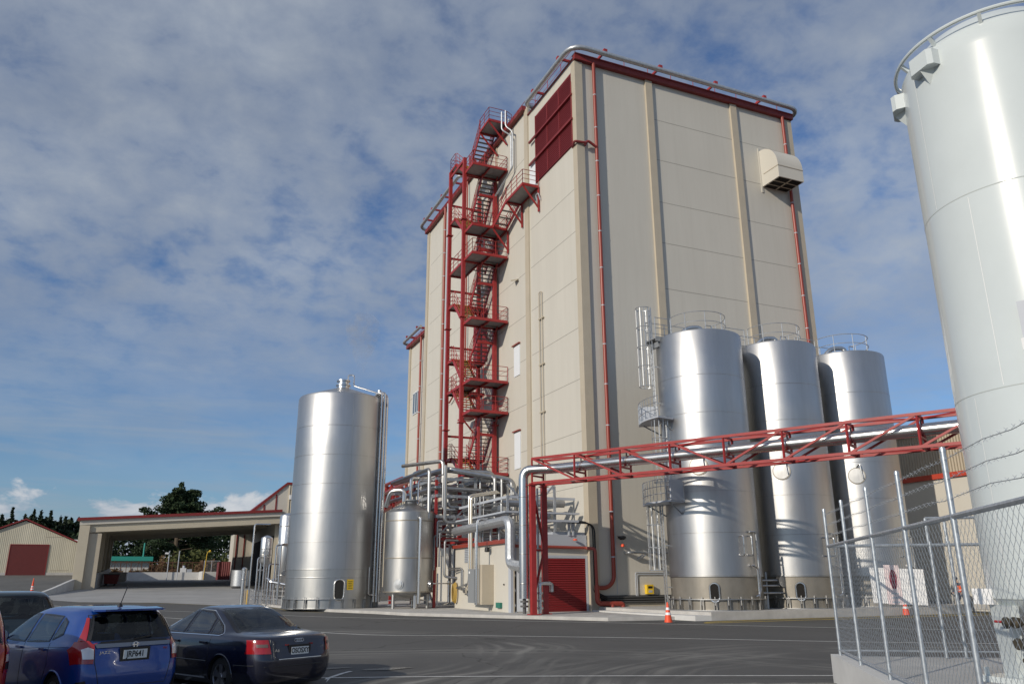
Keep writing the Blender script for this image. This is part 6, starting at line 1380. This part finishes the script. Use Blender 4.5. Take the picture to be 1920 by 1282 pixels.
    def plate(s, txt, z, w=.36, h=.125, frame=True, off=.03):
        y = s.ry(0, z) - off
        if frame: MB().box(-w / 2 - .045, y + .004, z - h / 2 - .03, w / 2 + .045, y + .08, z + h / 2 + .035).build('plate_recess', SEAL, s.t)
        p = MB().box(-w / 2, y - .004, z - h / 2, w / 2, y + .003, z + h / 2).build('number_plate', mat('plate_white', (.62, .66, .68), .5), s.t)
        text_obj('plate_lettering', txt, .118, .0015, BLACK, s.t, Matrix.Translation((0, y - .0065, z)) @ Matrix.Rotation(R(90), 4, 'X'), bold=.002, sx=.80).parent = p
    def place(s, x, y, hx_, hy_, z=0):
        s.t.location = (x, y, z); s.t.rotation_euler = (0, 0, math.atan2(hy_, hx_) - math.pi / 2)
HX, HY = -.47, .883
# ---- blue hatchback
BLUE = paint('bright_blue_paint', (.003, .045, .25), .3, .28)
tabJ = [(.17, .74, -1.86, 1.86, 7), (.24, .80, -1.93, 1.93, 7), (.40, .835, -1.985, 1.99, 7), (.55, .845, -1.995, 1.99, 7), (.66, .845, -1.985, 1.95, 7), (.78, .842, -1.955, 1.85, 7), (.90, .832, -1.925, 1.62, 7), (.97, .815, -1.90, 1.35, 6.5), (1.04, .785, -1.87, 1.12, 6), (1.2, .725, -1.79, .80, 6), (1.34, .665, -1.69, .50, 6), (1.44, .60, -1.60, .24, 5.5), (1.49, .53, -1.50, .02, 5), (1.515, .40, -1.25, -.25, 4), (1.522, .25, -1.05, -.45, 3)]
winJ = [[(.95, 1.0), (-.02, .99), (-.10, 1.40), (.28, 1.40)], [(-.10, .99), (-.86, 1.02), (-.92, 1.38), (-.19, 1.40)], [(-.93, 1.04), (-1.20, 1.13), (-1.16, 1.30), (-.99, 1.36)]]
rwJ = [(-.65, 1.03), (.65, 1.03), (.55, 1.38), (.36, 1.41), (-.36, 1.41), (-.55, 1.38)]; fwJ = [(-.70, 1.06), (.70, 1.06), (.55, 1.43), (-.55, 1.43)]
J = Car('parked_hatchback', 'bright blue hatchback seen from behind with a roof aerial and plate JRP641', 'cars parked in the near corner', tabJ, BLUE, winJ, rwJ, fwJ, (-1.24, 1.29), .295)
g_all = lambda car, wins, rw, fw_: ([car.patch(sg_, w, .004, 'side_window', GLASSS) for w in wins for sg_ in (-1, 1)], [car.ring(sg_, w, .007, .022, 'window_seal', SEAL) for w in wins for sg_ in (-1, 1)], car.patch('f', fw_, .004, 'windscreen', GLASS), car.ring('f', fw_, .006, .03, 'window_seal', SEAL))
g_all(J, winJ, rwJ, fwJ); J.patch('r', rwJ, .005, 'rear_window', GLASSD); J.ring('r', [(-.665, 1.01), (.665, 1.01), (.565, 1.40), (.3, 1.44), (-.3, 1.44), (-.565, 1.40)], .009, .05, 'window_seal', SEAL)
# tail lamps: tall upright with a horn climbing beside the glass
for sg_ in (-1, 1):
    P = [(sg_ * .60, .74), (sg_ * .805, .72), (sg_ * .81, .92), (sg_ * .75, 1.03), (sg_ * .64, 1.05), (sg_ * .58, .98)]
    tlp = J.patch('r', P, .014, 'tail_lamp', LENSR); J.patch('r', [(sg_ * .60, .80), (sg_ * .72, .80), (sg_ * .735, .93), (sg_ * .66, .96), (sg_ * .60, .93)], .022, 'reversing_lens', LENSW, tlp)
    J.patch('r', [(sg_ * .665, 1.04), (sg_ * .735, 1.03), (sg_ * .60, 1.36), (sg_ * .575, 1.36)], .016, 'lamp_horn', LENSR, tlp)
    J.patch(sg_, [(-1.88, .80), (-1.74, .90), (-1.76, .98), (-1.86, 1.02)], .010, 'lamp_wrap', LENSR, tlp)
    J.patch('r', [(sg_ * .56, .24), (sg_ * .80, .24), (sg_ * .76, .50), (sg_ * .68, .52)], .006, 'bumper_vent', SEAL)
    J.line(sg_, [(1.0, .84), (.2, .88), (-.9, .94), (-1.5, .97)], .006, 'crease', BLUE, J.body); J.line(sg_, [(-.06, .30), (-.05, .98)], .004, 'door_gap', SEAL, J.body); J.line(sg_, [(-.90, .50), (-.98, .70), (-.92, 1.0)], .004, 'door_gap', SEAL, J.body); J.line(sg_, [(.95, .35), (.98, .95)], .004, 'door_gap', SEAL, J.body)
    for y in (.08, -.78): MB().bar((sg_ * (J.sx(y, .9) + .02), y - .09, .905), (sg_ * (J.sx(y, .9) + .02), y + .09, .91), .03, .03).build('door_handle', BLUE, J.t)
J.patch('r', [(-.56, .945), (.56, .945), (.58, 1.0), (-.58, 1.0)], .02, 'chrome_bar', mat('brushed_trim', (.20, .22, .26), .35, .9)); J.line('r', [(-.58, 1.0), (-.58, .75), (-.50, .42), (.50, .42), (.58, .75), (.58, 1.0)], .005, 'tailgate_gap', SEAL, J.body)
J.plate('JRP641', .845); yb = J.ry(0, .97) - .03
em = MB(); em.tube([(.045 * math.cos(a), yb - .012, .975 + .038 * math.sin(a)) for a in [2 * math.pi * k / 20 for k in range(20)]], .006, 6, closed=True); em.bar((-.02, yb - .012, .945), (-.028, yb - .012, 1.005), .011, .01, (0, 1, 0)); em.bar((.02, yb - .012, .945), (.028, yb - .012, 1.005), .011, .01, (0, 1, 0)); em.bar((-.022, yb - .012, .975), (.022, yb - .012, .975), .01, .01); em.build('badge', CHROME, J.t)
text_obj('badge_lettering', 'JAZZ', .055, .002, CHROME, J.t, Matrix.Translation((-.44, J.ry(-.44, .885) - .006, .885)) @ Matrix.Rotation(R(90), 4, 'X'), sx=1.3); text_obj('badge_lettering', 'RS', .045, .002, LENSR, J.t, Matrix.Translation((.49, J.ry(.49, .90) - .006, .90)) @ Matrix.Rotation(R(90), 4, 'X'), sx=1.3)
sp = MB(); pr_ = [(-.52, -1.46, 1.475), (-.56, -1.66, 1.45), (-.45, -1.80, 1.455), (.45, -1.80, 1.455), (.56, -1.66, 1.45), (.52, -1.46, 1.475)]; sp.ext(pr_, (0, 0, .028)); sp.build('roof_spoiler', BLUE, J.t)
ae = MB(); ae.rev((-.0, -1.30, 1.50), [(.045, 0), (.035, .03), (.012, .06), (0, .06)], 12); ae.tube([(0, -1.30, 1.53), (0, -1.48, 1.83)], .008, 6); ae.build('aerial', BLACK, J.t); J.mirror(-1, .78, 1.03, BLUE); J.mirror(1, .78, 1.03, BLUE)
J.interior([(-.36, .05, 1.26), (.36, .05, 1.26), (-.36, -.95, 1.20), (.36, -.95, 1.20)], .98, .75); wp = MB(); wp.bar((0, J.ry(0, 1.06) - .02, 1.05), (.28, J.ry(.28, 1.08) - .03, 1.09), .015, .02); wp.build('rear_wiper', SEAL, J.t)
J.place(-22.1 + HX * 1.98, -25.6 + HY * 1.98, HX, HY, -.12)
# ---- dark blue saloon
NVY = paint('dark_blue_paint', (.008, .010, .026), .35, .28)
tabA = [(.18, .80, -2.22, 2.22, 7), (.26, .86, -2.34, 2.34, 6), (.42, .90, -2.40, 2.40, 6), (.58, .905, -2.41, 2.40, 6), (.72, .903, -2.38, 2.34, 6), (.84, .89, -2.345, 2.15, 6), (.92, .868, -2.32, 1.75, 6), (.965, .845, -2.27, 1.45, 5.5), (.99, .825, -2.12, 1.25, 5), (1.005, .805, -1.80, 1.12, 5), (1.05, .775, -1.60, .95, 5), (1.15, .725, -1.36, .70, 5), (1.27, .66, -1.08, .40, 5), (1.36, .605, -.84, .16, 5), (1.41, .56, -.66, -.02, 4.5), (1.435, .48, -.48, -.12, 4), (1.448, .32, -.36, -.2, 3)]
winA = [[(.78, .99), (.03, .985), (-.08, 1.365), (.10, 1.345), (.45, 1.20)], [(-.04, .985), (-.80, .985), (-.80, 1.25), (-.60, 1.35), (-.16, 1.37)], [(-.86, .985), (-1.22, 1.0), (-1.10, 1.12), (-.86, 1.235)]]
rwA = [(-.66, 1.03), (.66, 1.03), (.50, 1.385), (-.50, 1.385)]; fwA = [(-.68, 1.03), (.68, 1.03), (.52, 1.37), (-.52, 1.37)]
A = Car('parked_saloon', 'dark navy saloon with chrome window trim and plate OSOSXY', 'cars parked in the near corner', tabA, NVY, winA, rwA, fwA, (-1.36, 1.40), .315)
g_all(A, winA, rwA, fwA); A.patch('r', rwA, .005, 'rear_window', GLASS); A.ring('r', [(-.70, 1.01), (.70, 1.01), (.53, 1.405), (-.53, 1.405)], .008, .04, 'window_seal', SEAL)
for sg_ in (-1, 1):
    A.line(sg_, [(.86, .985), (.48, 1.215), (.10, 1.365), (-.16, 1.388), (-.62, 1.368), (-.84, 1.265), (-1.12, 1.125), (-1.27, .995), (-1.2, .972), (.86, .972)], .011, 'window_trim', CHROME)
    P = [(sg_ * .57, .70), (sg_ * .845, .70), (sg_ * .815, .92), (sg_ * .60, .92)]; tlp = A.patch('r', P, .012, 'tail_lamp', LENSR); A.patch('r', [(sg_ * .62, .80), (sg_ * .76, .80), (sg_ * .76, .85), (sg_ * .62, .85)], .018, 'reversing_lens', mat('smoked_lens', (.12, .09, .08), .2), tlp); A.patch(sg_, [(-2.31, .71), (-2.20, .72), (-2.18, .80), (-2.24, .91)], .010, 'lamp_wrap', LENSR, tlp)
    A.line(sg_, [(-2.2, .52), (-1.75, .52)], .008, 'side_strip', SEAL, A.body); A.line(sg_, [(-.95, .55), (.98, .55)], .012, 'side_strip', SEAL, A.body); A.line(sg_, [(.0, .25), (.0, .97)], .004, 'door_gap', SEAL, A.body); A.line(sg_, [(-.85, .30), (-.98, .62), (-.98, .97)], .004, 'door_gap', SEAL, A.body); A.line(sg_, [(1.02, .3), (1.0, .97)], .004, 'door_gap', SEAL, A.body)
    A.line(sg_, [(-.9, .27), (.95, .27)], .02, 'sill_strip', mat('sill_grey', (.10, .10, .11), .4), A.body)
    for y in (.12, -.80): MB().bar((sg_ * (A.sx(y, .84) + .015), y - .1, .845), (sg_ * (A.sx(y, .84) + .015), y + .1, .85), .035, .035).build('door_handle', NVY, A.t)
A.line('r', [(-.56, .96), (-.57, .62), (.57, .62), (.56, .96)], .004, 'boot_gap', SEAL, A.body); A.line('r', [(-.44, .61), (.44, .61)], .008, 'chrome_strip', CHROME, off=.008); A.line('r', [(-.88, .50), (.88, .50)], .008, 'bumper_line', SEAL, A.body, off=.004)
A.plate('OSOSXY', .73, off=.012); ye = A.ry(0, .90) - .012; rg_ = MB()
for k in range(4): rg_.tube([((k - 1.5) * .042 + .029 * math.cos(a), ye, .895 + .029 * math.sin(a)) for a in [2 * math.pi * j / 20 for j in range(20)]], .0045, 6, closed=True)
rg_.build('badge', CHROME, A.t)
text_obj('badge_lettering', 'A6', .07, .002, CHROME, A.t, Matrix.Translation((-.46, A.ry(-.46, .75) - .006, .75)) @ Matrix.Rotation(R(90), 4, 'X'), sx=1.2); text_obj('badge_lettering', '2.8', .05, .002, CHROME, A.t, Matrix.Translation((.49, A.ry(.49, .78) - .006, .78)) @ Matrix.Rotation(R(90), 4, 'X'), sx=1.1)
for x in (-.25, .25): MB().box(x - .035, A.ry(x, .83) - .012, .82, x + .035, A.ry(x, .83) + .01, .84).build('plate_lamp', LENSR, A.t)
A.interior([(-.38, .1, 1.24), (.38, .1, 1.24), (-.38, -.95, 1.16), (.38, -.95, 1.16)], .97, .85); A.mirror(-1, .80, 1.02, NVY); A.mirror(1, .80, 1.02, NVY)
A.place(-19.5 + HX * 2.4, -24.6 + HY * 2.4, HX, HY, -.12)
# ---- dark teal hatchback further left, beyond the blue one
TEAL = paint('dark_teal_paint', (.012, .03, .04), .3, .3)
tabT = [(z * 1.03, hw * 1.02, yr * 1.02, yf * 1.02, e) for z, hw, yr, yf, e in tabJ]
sc_ = lambda P, k=1.03: [(a * 1.02, b * k) for a, b in P]
T = Car('parked_hatchback', 'dark teal hatchback nosed in beyond the blue one, at the left edge', 'cars parked in the near corner', tabT, TEAL, [sc_(w) for w in winJ], sc_(rwJ), sc_(fwJ), (-1.26, 1.31), .305)
g_all(T, [sc_(w) for w in winJ], sc_(rwJ), sc_(fwJ)); T.patch('r', sc_(rwJ), .005, 'rear_window', GLASS); T.ring('r', [(-.70, 1.02), (.70, 1.02), (.57, 1.465), (-.57, 1.465)], .009, .07, 'window_seal', SEAL)
for sg_ in (-1, 1): T.patch('r', [(sg_ * .58, .76), (sg_ * .84, .76), (sg_ * .80, 1.05), (sg_ * .62, 1.05)], .012, 'tail_lamp', LENSR)
T.interior([(-.36, .05, 1.28), (.36, .05, 1.28), (-.36, -.95, 1.22), (.36, -.95, 1.22)], 1.0, .75)
TX, TY = -25.3, -17.6
T.place(TX, TY, HX, HY, .02)
# ---- red people carrier at the very edge
REDC = paint('bright_red_paint', (.30, .012, .008), .2, .3)
tabR = [(.2, .80, -2.05, 2.1, 7), (.3, .86, -2.12, 2.18, 7), (.5, .885, -2.15, 2.2, 7), (.8, .885, -2.14, 2.1, 7), (1.0, .87, -2.11, 1.7, 7), (1.1, .84, -2.08, 1.4, 6), (1.4, .76, -1.96, .8, 6), (1.56, .70, -1.84, .4, 6), (1.63, .60, -1.7, .1, 5), (1.655, .4, -1.3, -.3, 4)]
winR = [[(1.1, 1.08), (.0, 1.08), (-.05, 1.52), (.45, 1.50)], [(-.08, 1.08), (-1.0, 1.08), (-1.0, 1.50), (-.12, 1.52)], [(-1.08, 1.08), (-1.8, 1.12), (-1.65, 1.46), (-1.08, 1.50)]]
rwR = [(-.68, 1.08), (.68, 1.08), (.58, 1.52), (-.58, 1.52)]; fwR = [(-.70, 1.16), (.70, 1.16), (.6, 1.54), (-.6, 1.54)]
Rc = Car('parked_people_carrier', 'red people carrier cut by the left edge, only its tall tail lamp corner showing', 'cars parked in the near corner', tabR, REDC, winR, rwR, fwR, (-1.3, 1.4), .31)
g_all(Rc, winR, rwR, fwR); Rc.patch('r', rwR, .005, 'rear_window', GLASSD)
for sg_ in (-1, 1):
    tlp = Rc.patch('r', [(sg_ * .70, .72), (sg_ * .88, .72), (sg_ * .80, 1.38), (sg_ * .72, 1.38)], .014, 'tail_lamp', LENSR)
    for z, m_ in ((.98, LENSO), (.86, LENSW), (.76, SEAL)): Rc.patch('r', [(sg_ * .715, z), (sg_ * .86, z), (sg_ * .855, z + .09), (sg_ * .715, z + .09)], .02, 'lamp_segment', m_, tlp)
Rc.interior([(-.38, .1, 1.35), (.38, .1, 1.35)], 1.05, .9)
RO = 2.50
Rc.place(-22.1 - .883 * RO + HX * 2.05, -25.6 + HX * RO * 1.0 + HY * 2.05, HX, HY, -.12)
